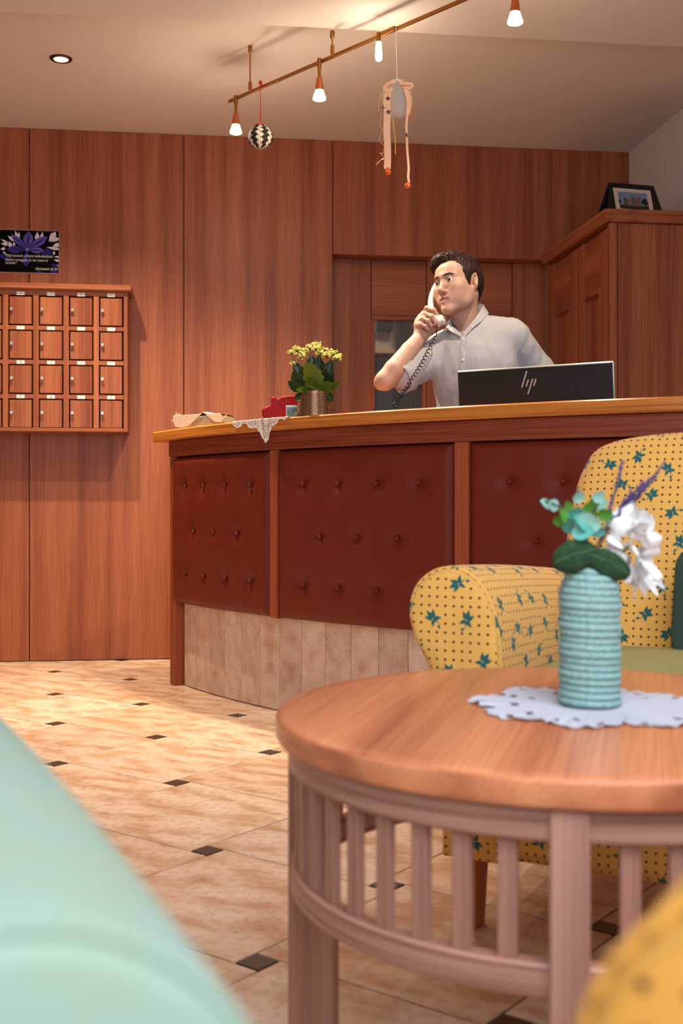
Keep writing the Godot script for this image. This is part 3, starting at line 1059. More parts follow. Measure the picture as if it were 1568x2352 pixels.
func arc(r0: float, r1: float, y0: float, y1: float, t0: float, t1: float, bevel: float, off: Vector3, step := 1.0) -> MB:
	var w := r1 - r0
	var h := y1 - y0
	var b := bevel
	var poly := [Vector2(b, 0), Vector2(w - b, 0), Vector2(w, b), Vector2(w, h - b), Vector2(w - b, h), Vector2(b, h), Vector2(0, h - b), Vector2(0, b)]
	if b <= 0.0: poly = [Vector2(0, 0), Vector2(w, 0), Vector2(w, h), Vector2(0, h)]
	var fr := []
	var n := maxi(1, int(ceil((t1 - t0) / step)))
	for i in n + 1:
		var d := lerpf(t0, t1, float(i) / n)
		var t := deg_to_rad(d)
		var x := Vector3(-cos(t), 0, sin(t))
		fr.append(Transform3D(Basis(x, Vector3.UP, x.cross(Vector3.UP)), on_arc(r0, d, y0) - off))
	return sweep(poly, fr)

func leather(t0: float, t1: float, y0: float, y1: float, buttons: Array, off: Vector3) -> MB:
	var m := MB.new()
	var nx := 96
	var ny := 84
	var rb := 3.742
	var noise := FastNoiseLite.new()
	noise.seed = int(t0)
	noise.frequency = 3.0
	for j in ny + 1:
		for i in nx + 1:
			var s := float(i) / nx
			var t := float(j) / ny
			# crowd the grid towards the rims
			s = 0.5 - 0.5 * cos(PI * s) * (0.55 + 0.45 * absf(cos(PI * s)))
			t = 0.5 - 0.5 * cos(PI * t) * (0.55 + 0.45 * absf(cos(PI * t)))
			var d := lerpf(t0, t1, s)
			var y := lerpf(y0, y1, t)
			var l := deg_to_rad(t1 - t0) * 3.77
			var e := minf(minf(s, 1 - s) * l, minf(t, 1 - t) * (y1 - y0))
			var k := clampf(e / 0.035, 0.0, 1.0)
			var r := rb + 0.034 * sqrt(1.0 - (1 - k) * (1 - k))
			r += 0.012 * sin(PI * s) * sin(PI * t)
			var dip := 0.0
			for q in buttons:
				var du := deg_to_rad(d - q.x) * 3.77
				var dv: float = y - q.y
				var g := du * du + dv * dv
				dip += 0.011 * exp(-g / 0.0011) + 0.006 * exp(-g / 0.005)
				# soft pleats that run sideways and upwards from each button
				if absf(du) < 0.09: dip += 0.0030 * exp(-pow((dv - absf(du) * 0.18) / 0.008, 2.0)) * (1.0 - absf(du) / 0.09)
			r -= dip
			r += 0.0022 * noise.get_noise_2d(d * 0.12, y * 2.0)
			var wob := 0.0035 * noise.get_noise_2d(y * 3.0, 7.0) if k < 0.5 else 0.0
			m.add(on_arc(r, d + rad_to_deg(wob / 3.77), y) - off, Vector2(s * l, y))
	for j in ny:
		for i in nx:
			var p := j * (nx + 1) + i
			m.quad(p, p + 1, p + nx + 2, p + nx + 1)
	var mid := deg_to_rad((t0 + t1) / 2)
	return m.fix(Vector3(-cos(mid), 0, sin(mid)))

func build_counter() -> void:
	var at := on_arc(3.65, 45, 0)
	var c := thing("reception_counter", "curved reception counter with buttoned red-brown leather panels and stone base", "counter", at)
	var wa := wood("counter_apron", Color(0.60, 0.31, 0.20), 3, 0.42, Vector3.ZERO, true, 9.0, 1.0)
	var ws := wood("counter_upright", Color(0.70, 0.38, 0.25), 1, 0.42, Vector3(0.7, 0, 0))
	part("carcass", arc(3.60, 3.70, 0.02, 1.074, 21.8, 71.6, 0.0, at).mesh(20.0), mats["board_core"], c)
	part("apron", arc(3.70, 3.772, 1.004, 1.0745, 21.55, 71.6, 0.003, at).mesh(20.0), wa, c)
	part("post", arc(3.66, 3.765, 0.0, 1.003, 21.5, 22.35, 0.003, at).mesh(20.0), ws, c)
	part("end_board", arc(3.41, 3.659, 0.0, 1.0745, 21.5, 21.78, 0.0, at).mesh(20.0), ws, c)
	part("desk", arc(3.41, 3.60, 0.81, 0.84, 22.0, 71.0, 0.003, at).mesh(20.0), wood("desk_top_wood", Color(0.62, 0.36, 0.2), 3, 0.4), c)
	part("desk_leg", arc(3.42, 3.47, 0.0, 0.81, 26.0, 26.8, 0.003, at).mesh(20.0), ws, c)
	part("desk_leg", arc(3.42, 3.47, 0.0, 0.81, 69.0, 69.8, 0.003, at).mesh(20.0), ws, c)
	for t in [34.35, 47.62, 60.92]: part("upright", arc(3.70, 3.768, 0.362, 1.004, t, t + 0.68 + (0.12 if t > 40.0 else 0.0), 0.003, at).mesh(20.0), ws, c)
	# stone skirt: one tile every two degrees
	var st := []
	for i in 4: st.append(travertine("skirt_stone%d" % i, [Color(0.86, 0.77, 0.70), Color(0.88, 0.80, 0.73), Color(0.83, 0.74, 0.67), Color(0.87, 0.78, 0.70)][i], Vector3(i * 0.43 + 0.2, i * 0.29, i * 0.2), Vector3(2.0, 1.3, 2.0), 0.45))
	var t := 22.62
	var k := 0
	part("skirt_backing", arc(3.70, 3.718, 0.0, 0.40, 22.3, 71.6, 0.0, at).mesh(20.0), plain("joint_mortar", Color(0.48, 0.42, 0.37), 0.9), c)
	while t < 70.5:
		part("skirt_tile", arc(3.716, 3.7265, 0.004, 0.395, t + 0.022, t + 1.955, 0.001, at, 0.7).mesh(20.0), st[(k * 3) % 4], c)
		t += 1.977
		k += 1
	# buttoned leather
	var lm := plain("leather", Color(0.42, 0.13, 0.055), 0.45, 0.0, 0.03, 60.0)
	lm.metallic_specular = 0.35
	var btn := lathe([Vector2(0, 0.006), Vector2(0.005, 0.0055), Vector2(0.0085, 0.003), Vector2(0.0095, -0.001), Vector2(0.008, -0.004), Vector2(0, -0.006)], 14).mesh(60.0)
	for q in [[22.0, 34.3], [35.06, 47.56], [48.42, 60.88], [61.66, 71.5]]:
		var bs := []
		for row in 3:
			for i in (3 if row == 1 else (4 if q[0] < 60.0 else 3)):
				bs.append(Vector2(q[0] + 2.27 + 2.72 * i + (1.36 if row == 1 else 0.0), [0.870, 0.679, 0.4955][row]))
		var p := part("leather_panel", leather(q[0], q[1], 0.364, 1.002, bs, at).mesh(180.0), lm, c)
		for b in bs:
			var th := deg_to_rad(b.x)
			var out := Vector3(-cos(th), 0, sin(th))
			var e1: Vector3 = out.cross(Vector3.UP).normalized()
			part("button", btn, lm, p, Transform3D(Basis(e1, out, e1.cross(out)), on_arc(3.7735, b.x, b.y) - at))
	var w := thing("counter_top", "golden wood worktop of the curved reception counter", "counter top", on_arc(3.65, 45, 1.075))
	part("board", arc(3.585, 3.80, 1.075, 1.12, 19.45, 71.9, 0.005, w.position, 0.5).mesh(30.0), wood("counter_top_wood", Color(0.86, 0.56, 0.24), 3, 0.30, Vector3.ZERO, true, 7.0, 0.55), w)

# ---------------------------------------------------------------- armchairs
func pillow(outline: Array, t: float, rr: float, puff: float, rings := 6) -> MB:   # a soft slab from an outline in x,y
	var m := MB.new()
	var n := outline.size()
	var c := Vector2.ZERO
	for p in outline: c += p
	c /= n
	var rows := []
	for k in rings + 1:      # rounded rim: from the middle of the rim to the face
		var a := PI / 2 * k / rings
		rows.append([1.0 - cos(a), sin(a) * 0.5, 0.0])   # inset in rr, height in t
	var levels := []
	for k in rings + 1: levels.append([rr * (1.0 - sin(PI / 2 * (1.0 - float(k) / rings))) , sin(PI / 2 * k / rings)])
	for side in [1.0, -1.0]:
		var start := m.v.size()
		var cnt := 0
		for k in rings + 1:
			var inset := rr * (1.0 - cos(PI / 2 * k / rings))
			var z := (t / 2) * sin(PI / 2 * k / rings)
			for i in n + 1:
				var p: Vector2 = outline[i % n]
				var l := (p - c).length()
				var q := c + (p - c) * maxf(0.0, (l - inset) / l)
				m.add(Vector3(q.x, q.y, side * z), q)
			cnt += 1
		for k in range(1, 7):
			var f := k / 6.0
			for i in n + 1:
				var p: Vector2 = outline[i % n]
				var l := (p - c).length()
				var q := c + (p - c) * ((l - rr) / l) * (1.0 - f)
				m.add(Vector3(q.x, q.y, side * (t / 2 + puff * sin(PI / 2 * f))), q)
			cnt += 1
		for k in cnt - 1:
			for i in n:
				var p := start + k * (n + 1) + i
				if side > 0: m.quad(p, p + 1, p + n + 2, p + n + 1)
				else: m.quad(p, p + n + 1, p + n + 2, p + 1)
	return m.fix()

func yellow_print() -> Image:
	var s := 1024
	var im := Image.create(s, s, false, Image.FORMAT_RGB8)
	var base := Color(0.91, 0.69, 0.32)
	im.fill(base)
	var rng := RandomNumberGenerator.new()
	rng.seed = 12
	# a light weave
	for y in s:
		if y % 4 == 0:
			for x in range(0, s, 2): im.set_pixel(x, y, base.lerp(Color(0.80, 0.58, 0.22), 0.35))
	var n := 16
	var motifs := [[2.0, 2.0, 0.3], [6.0, 1.0, 2.0], [10.0, 3.0, 4.2], [14.0, 1.5, 5.3], [4.0, 5.0, 3.4], [8.0, 6.5, 5.6], [13.0, 5.5, 1.2], [1.0, 8.0, 4.9], [5.0, 9.5, 0.8], [11.0, 9.0, 2.7], [15.0, 9.5, 0.4], [3.0, 12.5, 1.9], [8.0, 13.0, 3.9], [12.0, 13.0, 5.0]]
	var leaf := Color(0.13, 0.36, 0.33)
	for i in n:
		for j in n:
			var c := Vector2(i + 0.5, j + 0.5)
			var clear := true
			for q in motifs:
				var d := Vector2(fposmod(c.x - q[0] + 8.0, 16.0) - 8.0, fposmod(c.y - q[1] + 8.0, 16.0) - 8.0)
				if d.length() < 1.2: clear = false
			if clear: fill_poly(im, oval(c * 64.0, 10.5, 9.5, 12), Color(0.26, 0.07, 0.05), true)
	for q in motifs:
		var c := Vector2(q[0], q[1]) * 64.0
		var a: float = q[2]
		var u := Vector2(cos(a), sin(a))
		for l in [[0.1, 74, 20, 6], [0.95, 66, 19, 12], [-0.80, 66, 17, -12], [2.3, 64, 18, 8], [-2.4, 58, 16, -8]]:
			fill_poly(im, petal(c + u.rotated(l[0]) * 4.0, a + l[0], l[1], l[2], l[3]), leaf, true)
		fill_poly(im, petal(c, a + PI, 74, 5, 18), leaf, true)
		var tip := c - u * 60.0
		fill_poly(im, petal(tip, a + PI + 0.7, 36, 12, 6), leaf, true)
	return im

func armchair(called: String, label: String, at: Vector3, b: Basis, cloth: Material, seat_mat: Material, leg_mat: Material, group: String) -> Node3D:
	var c := thing(called, label, "armchair", at, 0.0, group)
	c.basis = b
	var prof := [Vector2(-0.27, 0.137), Vector2(-0.27, 0.30), Vector2(-0.27, 0.46), Vector2(-0.272, 0.54), Vector2(-0.283, 0.602), Vector2(-0.312, 0.655), Vector2(-0.352, 0.680), Vector2(-0.397, 0.678), Vector2(-0.437, 0.648), Vector2(-0.452, 0.600), Vector2(-0.440, 0.548), Vector2(-0.410, 0.490), Vector2(-0.392, 0.42), Vector2(-0.385, 0.30), Vector2(-0.385, 0.137)]
	var pl := spline(prof, 4)
	for s in [1.0, -1.0]:
		var m := MB.new()
		var n := pl.size()
		var mid := Vector2(-0.34, 0.45)
		var zs := [[-0.34, 1.0, 1.0], [-0.20, 1.0, 0.72], [-0.05, 1.0, 0.45], [0.12, 1.0, 0.2], [0.28, 1.0, 0.04], [0.340, 1.0, 0.0], [0.352, 0.992, 0.0], [0.361, 0.975, 0.0], [0.366, 0.945, 0.0], [0.369, 0.80, 0.0], [0.371, 0.5, 0.0], [0.372, 0.05, 0.0]]
		var per := [0.0]
		for i in n: per.append(per[-1] + (pl[(i + 1) % n] - pl[i]).length())
		for k in zs.size():
			for i in n + 1:
				var p: Vector2 = pl[i % n]
				var front: bool = k >= 8
				var f: float = zs[k][1]
				var q := mid + (p - mid) * Vector2(f, f)
				if p.y < 0.16: q.y = lerpf(p.y, q.y, 0.2 if k < 9 else 1.0)
				q.y = 0.137 + (q.y - 0.137) * (1.0 - 0.075 * zs[k][2])
				var z: float = zs[k][0]
				# soft folds in the front panel
				if k >= 8: z += 0.003 * sin(q.y * 60.0 + q.x * 14.0) * clampf((0.72 - q.y) * 3.0, 0.0, 1.0)
				m.add(Vector3(q.x * s, q.y, z), Vector2(q.x * s, -q.y) if front else Vector2(z, per[i]))
		for k in zs.size() - 1:
			for i in n:
				var p := k * (n + 1) + i
				m.quad(p, p + 1, p + n + 2, p + n + 1)
		m.fix()
		part("arm", m.mesh(55.0), cloth, c)
		var pipe := []
		for i in range(2, n - 2): pipe.append(Vector3((mid + (pl[i] - mid) * 0.985).x * s, (mid + (pl[i] - mid) * 0.985).y, 0.358))
		part("piping", tube(pipe, 0.0035, 6).mesh(60.0), cloth, c)
	# backrest: leaning, rounded at the top
	var out := loop_spline([Vector2(-0.325, 0.0), Vector2(-0.345, 0.12), Vector2(-0.347, 0.26), Vector2(-0.335, 0.40), Vector2(-0.312, 0.50), Vector2(-0.262, 0.560), Vector2(-0.12, 0.585), Vector2(0.12, 0.585), Vector2(0.262, 0.560), Vector2(0.312, 0.50), Vector2(0.335, 0.40), Vector2(0.347, 0.26), Vector2(0.345, 0.12), Vector2(0.325, 0.0), Vector2(0.1, -0.01), Vector2(-0.1, -0.01)], 5)
	var bk := pillow(out, 0.15, 0.055, 0.022)
	for i in bk.v.size():
		bk.uv[i] = Vector2(bk.v[i].x, -bk.v[i].y)
	part("backrest", bk.mesh(60.0), cloth, c, Transform3D(turned(Vector3.RIGHT, -0.20), Vector3(0, 0.385, -0.235)))
	var fr := box_mb(Vector3(0.55, 0.262, 0.64), 0.02)
	for i in fr.v.size(): fr.uv[i] = Vector2(fr.v[i].x, -fr.v[i].y)
	part("seat_frame", fr.mesh(20.0), cloth, c, xf(0, 0.268, 0.025))
	var so := rrect(0.535, 0.60, 0.06, 4)
	part("seat_cushion", pillow(so, 0.10, 0.05, 0.022).mesh(60.0), seat_mat, c, Transform3D(turned(Vector3.RIGHT, PI / 2), Vector3(0, 0.435, 0.075)))
	for q in [[-0.345, 0.315], [0.345, 0.315], [-0.345, -0.29], [0.345, -0.29]]:
		part("leg", sweep(rrect(0.055, 0.055, 0.004, 1), [Transform3D(turned(Vector3.RIGHT, PI / 2), Vector3(q[0], 0.16, q[1])), Transform3D(turned(Vector3.RIGHT, PI / 2), Vector3(q[0] * 1.01, 0.0, q[1] * 1.01))], true, [1.0, 0.86]).mesh(20.0), leg_mat, c)
	return c

func build_lounge() -> void:
	var im := yellow_print()
	var cloth := painted("yellow_print_cloth", im, 0.9, Vector3(3.75, 3.75, 1))
	cloth.rim_enabled = true; cloth.rim = 0.25; cloth.rim_tint = 0.6
	var olive := mottled("olive_seat_cloth", Color(0.66, 0.62, 0.36), Color(0.85, 0.85, 0.85), Color(1, 1, 1), 30.0, 0.95)
	var leg := wood("chair_leg_wood", Color(0.82, 0.48, 0.25), 1, 0.4)
	var al := 0.4887
	var bx := rgt * cos(al) - fwd * sin(al)
	var bz := -(rgt * sin(al) + fwd * cos(al))
	var b := Basis(bx, Vector3.UP, bz)
	var corner := fwd * 2.17 + rgt * 0.19
	var at := corner - b * Vector3(-0.385, 0, 0.36)
	armchair("armchair", "yellow armchair printed with dots and green sprigs behind the round table", at, b, cloth, olive, leg, "yellow printed armchairs")
	var knit := mottled("green_knit", Color(0.36, 0.50, 0.40), Color(0.60, 0.60, 0.60), Color(1, 1, 1), 22.0, 0.95, 0.05, 2)
	knit.heightmap_enabled = true; knit.heightmap_texture = noise_tex("knit_relief", 0.08, FastNoiseLite.TYPE_CELLULAR, 1, Color.BLACK, Color.WHITE); knit.heightmap_scale = 0.5
	var cu := thing("cushion", "green knitted cushion leaning in the yellow armchair", "cushion", at + b * Vector3(0.112, 0.485, -0.02))
	cu.basis = b * turned(Vector3.RIGHT, -0.28) * turned(Vector3.UP, -0.15)
	var co := rrect(0.34, 0.24, 0.05, 4)
	for i in co.size(): co[i] = co[i] * (1.0 - 0.10 * (1.0 - absf(sin(2.0 * co[i].angle()))))
	part("cover", pillow(co, 0.05, 0.03, 0.05).mesh(60.0), knit, cu, xf(0, 0.12, 0))
	# the two chairs close to the camera
	var shaded_yellow := painted("shaded_print_cloth", im, 0.9, Vector3(3.75, 3.75, 1))
	shaded_yellow.albedo_color = Color(0.86, 0.80, 0.66)  # same yellow print tinted darker, shade put into the cloth colour
	var z2 := -(fwd * 0.866 + rgt * 0.5)
	var b2 := Basis(Vector3.UP.cross(z2), Vector3.UP, z2)
	armchair("armchair", "yellow armchair printed with green sprigs, cloth darkened for shade, turned away from the round table", fwd * 0.39 + rgt * 0.074 - b2 * Vector3(-0.452, 0, 0.37), b2, shaded_yellow, olive, leg, "yellow printed armchairs")
	var green := mottled("green_chair_cloth", Color(0.53, 0.58, 0.52), Color(0.97, 0.97, 0.80), Color(0.90, 0.98, 1.0), 4.0, 0.95, 0.010, 3)
	green.rim_enabled = true; green.rim = 0.4
	var z3 := (rgt * 0.37 - fwd * 0.93).normalized()
	var b3 := Basis(Vector3.UP.cross(z3), Vector3.UP, z3)
	armchair("green_armchair", "pale green upholstered armchair with mottled teal and lime cloth", fwd * 0.345 - rgt * 0.014 - b3 * Vector3(0.452, 0, 0.372), b3, green, green, leg, "")

# ---------------------------------------------------------------- round table, doily, vase
func build_table() -> void:
	var base := fwd * 1.52 + rgt * 0.306
	var t := thing("round_table", "round wooden coffee table with slatted apron and four legs", "table", base)
	# own axes: local -z runs along the grain, 15 degrees to the right of the lens axis
	var dirz := -(fwd * cos(0.26) + rgt * sin(0.26))
	t.basis = Basis(Vector3.UP.cross(dirz), Vector3.UP, dirz)
	var inv := t.basis.inverse()
	var top_wood := wood("table_top_wood", Color(0.93, 0.62, 0.44), 2, 0.28, Vector3(0.1, 0, 0), false, 5.0, 0.8)
	var rail_wood := wood("table_rail_wood", Color(0.85, 0.67, 0.59), 3, 0.35, Vector3.ZERO, false, 8.0, 0.7)
	var leg_wood := wood("table_leg_wood", Color(0.85, 0.67, 0.60), 1, 0.35, Vector3.ZERO, false, 6.0, 0.7)
	part("table_top", lathe([Vector2(0, 0.53), Vector2(0.36, 0.53), Vector2(0.384, 0.5292), Vector2(0.3895, 0.5268), Vector2(0.392, 0.522), Vector2(0.392, 0.502), Vector2(0.3895, 0.497), Vector2(0.384, 0.495), Vector2(0.30, 0.495), Vector2(0, 0.495)], 96).mesh(40.0), top_wood, t)
	for q in [["upper_rail", 0.459, 0.4945, 0.376, 0.350], ["lower_rail", 0.300, 0.335, 0.372, 0.350]]:
		var ring := []
		for i in 96:
			var a := TAU * i / 96
			ring.append(Transform3D(Basis(Vector3(cos(a), 0, sin(a)), Vector3.UP, Vector3(cos(a), 0, sin(a)).cross(Vector3.UP)), Vector3(cos(a), 0, sin(a)) * (q[3] + q[4]) / 2 + Vector3(0, (q[1] + q[2]) / 2, 0)))
		part(q[0], sweep(rrect(q[3] - q[4], q[2] - q[1], 0.003, 1), ring, false, [], true).mesh(25.0), rail_wood, t)
	var leg := box(Vector3(0.064, 0.494, 0.040), 0.003)
	var slat := box(Vector3(0.012, 0.126, 0.0205), 0.0015)
	for k in 4:
		var bang := deg_to_rad(258.0 + 90.0 * k)
		for i in 11:
			var an := bang + (deg_to_rad(9.4 + 7.85 * (i - 1)) if i else 0.0)
			var dir: Vector3 = inv * (rgt * cos(an) + fwd * sin(an))
			var bs := Basis(dir, Vector3.UP, dir.cross(Vector3.UP))
			if i == 0: part("leg", leg, leg_wood, t, Transform3D(bs, dir * 0.352 + Vector3(0, 0.247, 0)))
			else: part("slat", slat, leg_wood, t, Transform3D(bs, dir * 0.361 + Vector3(0, 0.397, 0)))
	var spot := fwd * 1.53 + rgt * 0.329
	# crocheted doily
	var d := MB.new()
	var nr := 14
	var na := 180
	var nz := FastNoiseLite.new()
	nz.seed = 3; nz.frequency = 1.1
	for k in nr + 1:
		for i in na:
			var a := TAU * i / na
			var edge := 0.124 + 0.030 * absf(sin(a * 4.0)) + 0.010 * absf(sin(a * 16.0)) + 0.010 * nz.get_noise_2d(cos(a) * 1.3, sin(a) * 1.3)
			var r := edge * k / nr
			var y := 0.0022 + 0.0012 * sin(a * 40.0) * k / nr + (0.006 * maxf(0.0, nz.get_noise_2d(cos(a) * 4.0, sin(a) * 4.0)) * pow(float(k) / nr, 3.0))
			d.add(Vector3(cos(a) * r, y, sin(a) * r), Vector2(cos(a) * r, sin(a) * r))
	for k in nr:
		for i in na:
			var j := (i + 1) % na
			var w := i % 36
			if k == 9 and i % 18 in [4, 5]: continue
			if k == 12 and i % 12 in [3, 4]: continue
			d.quad(k * na + i, k * na + j, (k + 1) * na + j, (k + 1) * na + i)
	var lace := plain("lace_white", Color(0.97, 0.97, 0.98), 0.9, 0.0, 0.15, 70.0)
	d.fix(Vector3.UP)
	single("table_doily", d.mesh(180.0), lace, "white crocheted doily lying on the round table", "doily", spot + Vector3(0, 0.530, 0))
	# rope-wound bottle vase
	var v := thing("rope_vase", "mint green rope-wound bottle vase on the table doily", "vase", spot + Vector3(0, 0.5325, 0))
	var rope := mottled("mint_rope", Color(0.66, 0.79, 0.74), Color(0.62, 0.68, 0.68), Color(1, 1, 1), 14.0, 0.95, 0.02, 4)
	part("bottle", lathe([Vector2(0, 0), Vector2(0.036, 0.0), Vector2(0.036, 0.155), Vector2(0.028, 0.180), Vector2(0.016, 0.192), Vector2(0.015, 0.205), Vector2(0.012, 0.205), Vector2(0.012, 0.19), Vector2(0, 0.188)], 24).mesh(50.0), plain("bottle_glass_green", Color(0.30, 0.45, 0.42), 0.2), v)
	var path := []
	var turns := 20
	for i in turns * 36 + 1:
		var u := float(i) / (turns * 36)
		var y := 0.0045 + u * 0.180
		var r := 0.0365 + 0.0007 * sin(u * 37.0) + 0.0005 * sin(u * 91.0)
		if y > 0.155: r -= (y - 0.155) * 0.45
		path.append(Vector3(cos(TAU * turns * u) * r, y, sin(TAU * turns * u) * r))
	part("rope", tube(path, 0.0047, 8).mesh(180.0), rope, v)
	flowers(v.position)

func leaf_mesh(l: float, w: float, curl: float, cup := 0.2, wave := 0.0, n := 8) -> MB:   # grows along +y, face to +z
	var m := MB.new()
	for j in n + 1:
		var t := float(j) / n
		var half := w * pow(sin(PI * clampf(pow(t, 0.8) * 0.96 + 0.02, 0.0, 1.0)), 0.8)
		for i in 5:
			var s := (i - 2) / 2.0
			var h := half * (1.0 + wave * sin(t * 26.0) * absf(s))
			m.add(Vector3(s * h, l * t * (1.0 - 0.15 * absf(curl) * t), curl * l * t * t + cup * h * s * s), Vector2(s, t))
	for j in n:
		for i in 4:
			var p := j * 5 + i
			m.quad(p, p + 1, p + 6, p + 5)
	# a second skin gives the blade its thickness
	var k := m.v.size()
	for i in k: m.add(m.v[i] + Vector3(0, 0, -0.0009), m.uv[i])
	var ni := m.ix.size()
	for i in range(0, ni, 3): m.tri(k + m.ix[i], k + m.ix[i + 2], k + m.ix[i + 1])
	return m.fix()

func aim(dir: Vector3, roll := 0.0) -> Basis:   # +y along dir
	var y := dir.normalized()
	var x := y.cross(Vector3.BACK if absf(y.z) < 0.9 else Vector3.RIGHT).normalized()
	return Basis(x, y, x.cross(y)) * turned(Vector3.UP, roll)

func at_vase(px: float, py: float, dd := 0.0) -> Vector3:
	return cam(px, py, 1.53 + dd)

func flowers(foot: Vector3) -> void:
	var rng := RandomNumberGenerator.new()
	rng.seed = 8
	var mouth := foot + Vector3(0, 0.2, 0)
	# eucalyptus sprig
	var eu := thing("eucalyptus_sprig", "sprig of round blue-green eucalyptus leaves in the rope vase", "sprig", mouth)
	var e1 := plain("eucalyptus_leaf", Color(0.36, 0.66, 0.58), 0.5)
	var e2 := plain("eucalyptus_leaf_fresh", Color(0.33, 0.55, 0.18), 0.5)
	var e3 := plain("eucalyptus_leaf_pale", Color(0.62, 0.80, 0.72), 0.5)
	for m in [e1, e2, e3]:
		m.backlight_enabled = true; m.backlight = Color(0.25, 0.3, 0.2)
	var lf := leaf_mesh(0.028, 0.012, 0.25, 0.3).mesh(60.0)
	part("stem", tube([Vector3(0, -0.03, 0), at_vase(1340, 1230) - mouth, at_vase(1300, 1170, 0.01) - mouth, at_vase(1250, 1150, 0.02) - mouth], 0.0018, 6).mesh(), plain("sprig_stem", Color(0.25, 0.30, 0.16), 0.7), eu)
	part("stem", tube([Vector3(0, -0.03, 0), at_vase(1345, 1220) - mouth, at_vase(1370, 1160, -0.01) - mouth], 0.0018, 6).mesh(), mats["sprig_stem"], eu)
	var spots := [[1322, 1182, 0, 1.0, 0.3], [1352, 1202, -0.02, 1.3, 1.6], [1340, 1225, -0.025, 1.1, 1.7], [1358, 1170, 0.01, 0.9, 0.6], [1328, 1140, 0.02, 0.7, 0.2], [1300, 1168, 0.01, 0.8, -0.6], [1290, 1185, -0.01, 0.8, -0.9], [1268, 1160, 0.02, 0.7, -1.0], [1250, 1160, 0.02, 0.7, -1.3], [1376, 1140, 0.01, 0.7, 0.7], [1390, 1182, 0.0, 0.8, 1.2], [1312, 1205, 0.0, 1.0, -0.4], [1372, 1215, -0.02, 0.9, 1.9], [1330, 1205, -0.02, 1.1, -1.2], [1280, 1195, 0.0, 0.7, -1.6], [1362, 1150, 0.02, 0.8, 0.0], [1385, 1160, 0.02, 0.7, 1.0]]
	for i in spots.size():
		var q: Array = spots[i]
		var dir := (rgt * sin(q[4]) + Vector3.UP * cos(q[4]) - fwd * 0.3).normalized()
		var at: Vector3 = at_vase(q[0], q[1], q[2]) - mouth
		part("leaf", lf, [e1, e3, e1, e2, e3, e2, e2, e3, e3, e3, e2, e1, e1, e1, e2, e2, e3][i], eu, Transform3D(aim(dir, rng.randf_range(-0.8, 0.8)).scaled(Vector3.ONE * q[3]), at - dir * 0.014 * q[3]))
	# felted dark green leaves that hang over the rim
	var nz := FastNoiseLite.new()
	nz.seed = 2; nz.frequency = 60.0
	for k in 2:
		var c := at_vase([1318, 1392][k], [1278, 1296][k], -0.022)
		var o := thing("felt_leaf", ["dark green felted leaf hanging over the rim of the rope vase, below eucalyptus", "dark green felted leaf hanging over the rim of the rope vase, below white flower"][k], "leaf", c, 0.0, "felted leaves on the vase")
		var m := ball(Vector3([0.030, 0.034][k], [0.021, 0.018][k], 0.014), 40, 26)
		for i in m.v.size(): m.v[i] += m.v[i].normalized() * 0.0022 * nz.get_noise_3dv(m.v[i] * 4.0)
		var turn := Basis(rgt, Vector3.UP, -fwd) * turned(Vector3.BACK, [0.35, -0.45][k])
		part("blade", m.mesh(180.0), mottled("felt_green", Color(0.16, 0.30, 0.17), Color(0.65, 0.65, 0.5), Color(1, 1, 1), 12.0, 1.0), o, Transform3D(turn, Vector3.ZERO))
		part("midrib", tube([turn * Vector3(-0.028, 0.002, 0.010), turn * Vector3(0, 0.004, 0.0150), turn * Vector3(0.028, 0.0, 0.010)], 0.0012, 6).mesh(), plain("felt_rib", Color(0.22, 0.36, 0.2), 0.9), o)
	# lavender
	var lv := plain("lavender_purple", Color(0.30, 0.22, 0.42), 0.9)
	var ls := plain("lavender_stem", Color(0.30, 0.22, 0.22), 0.9)
	var ends := [[1478, 1108, 0.02], [1528, 1062, 0.03], [1430, 1058, 0.04], [1440, 1150, 0.0], [1505, 1095, 0.05], [1452, 1128, -0.01]]
	for i in ends.size():
		var o := thing("lavender_stem", "dried purple lavender stem standing in the rope vase", "flower", mouth, 0.0, "dried lavender in the vase")
		var tip: Vector3 = at_vase(ends[i][0], ends[i][1], ends[i][2]) - mouth
		var low := Vector3(0.003 * cos(i * 2.0), -0.02, 0.003 * sin(i * 2.0))
		var mid := (at_vase(1378 + i * 3, 1235 - i * 2, -0.005) - mouth)
		part("stalk", tube(spline([low, mid, tip], 6), 0.0011, 5).mesh(60.0), ls, o)
		var dirn := (tip - mid).normalized()
		var bd := MB.new()
		for j in 46:
			var f := j / 46.0
			if i in [0, 3, 5]: f = f * 1.0
			var c := mid.lerp(tip, 0.25 + 0.75 * f)
			var side := Vector3(rng.randf_range(-1, 1), rng.randf_range(-1, 1), rng.randf_range(-1, 1)).normalized()
			bd.append(ball(Vector3(0.0016, 0.0030, 0.0016), 6, 4), Transform3D(aim(dirn + side * 0.7), c + side * (0.0032 if i in [0, 3, 5] else 0.0016)))
		var bo := part("blossom", bd.mesh(60.0), lv, o)
		bo.set_meta("kind", "stuff")
	# white cloth flower
	var wf := thing("white_flower", "large crumpled white fabric flower in the rope vase", "flower", at_vase(1452, 1250, -0.005))
	var cloth := plain("flower_white", Color(0.94, 0.93, 0.90), 0.9)
	cloth.backlight_enabled = true; cloth.backlight = Color(0.3, 0.3, 0.28)
	part("stem", tube([Vector3.ZERO, mouth - wf.position + Vector3(0, -0.03, 0)], 0.002, 6).mesh(), mats["sprig_stem"], wf)
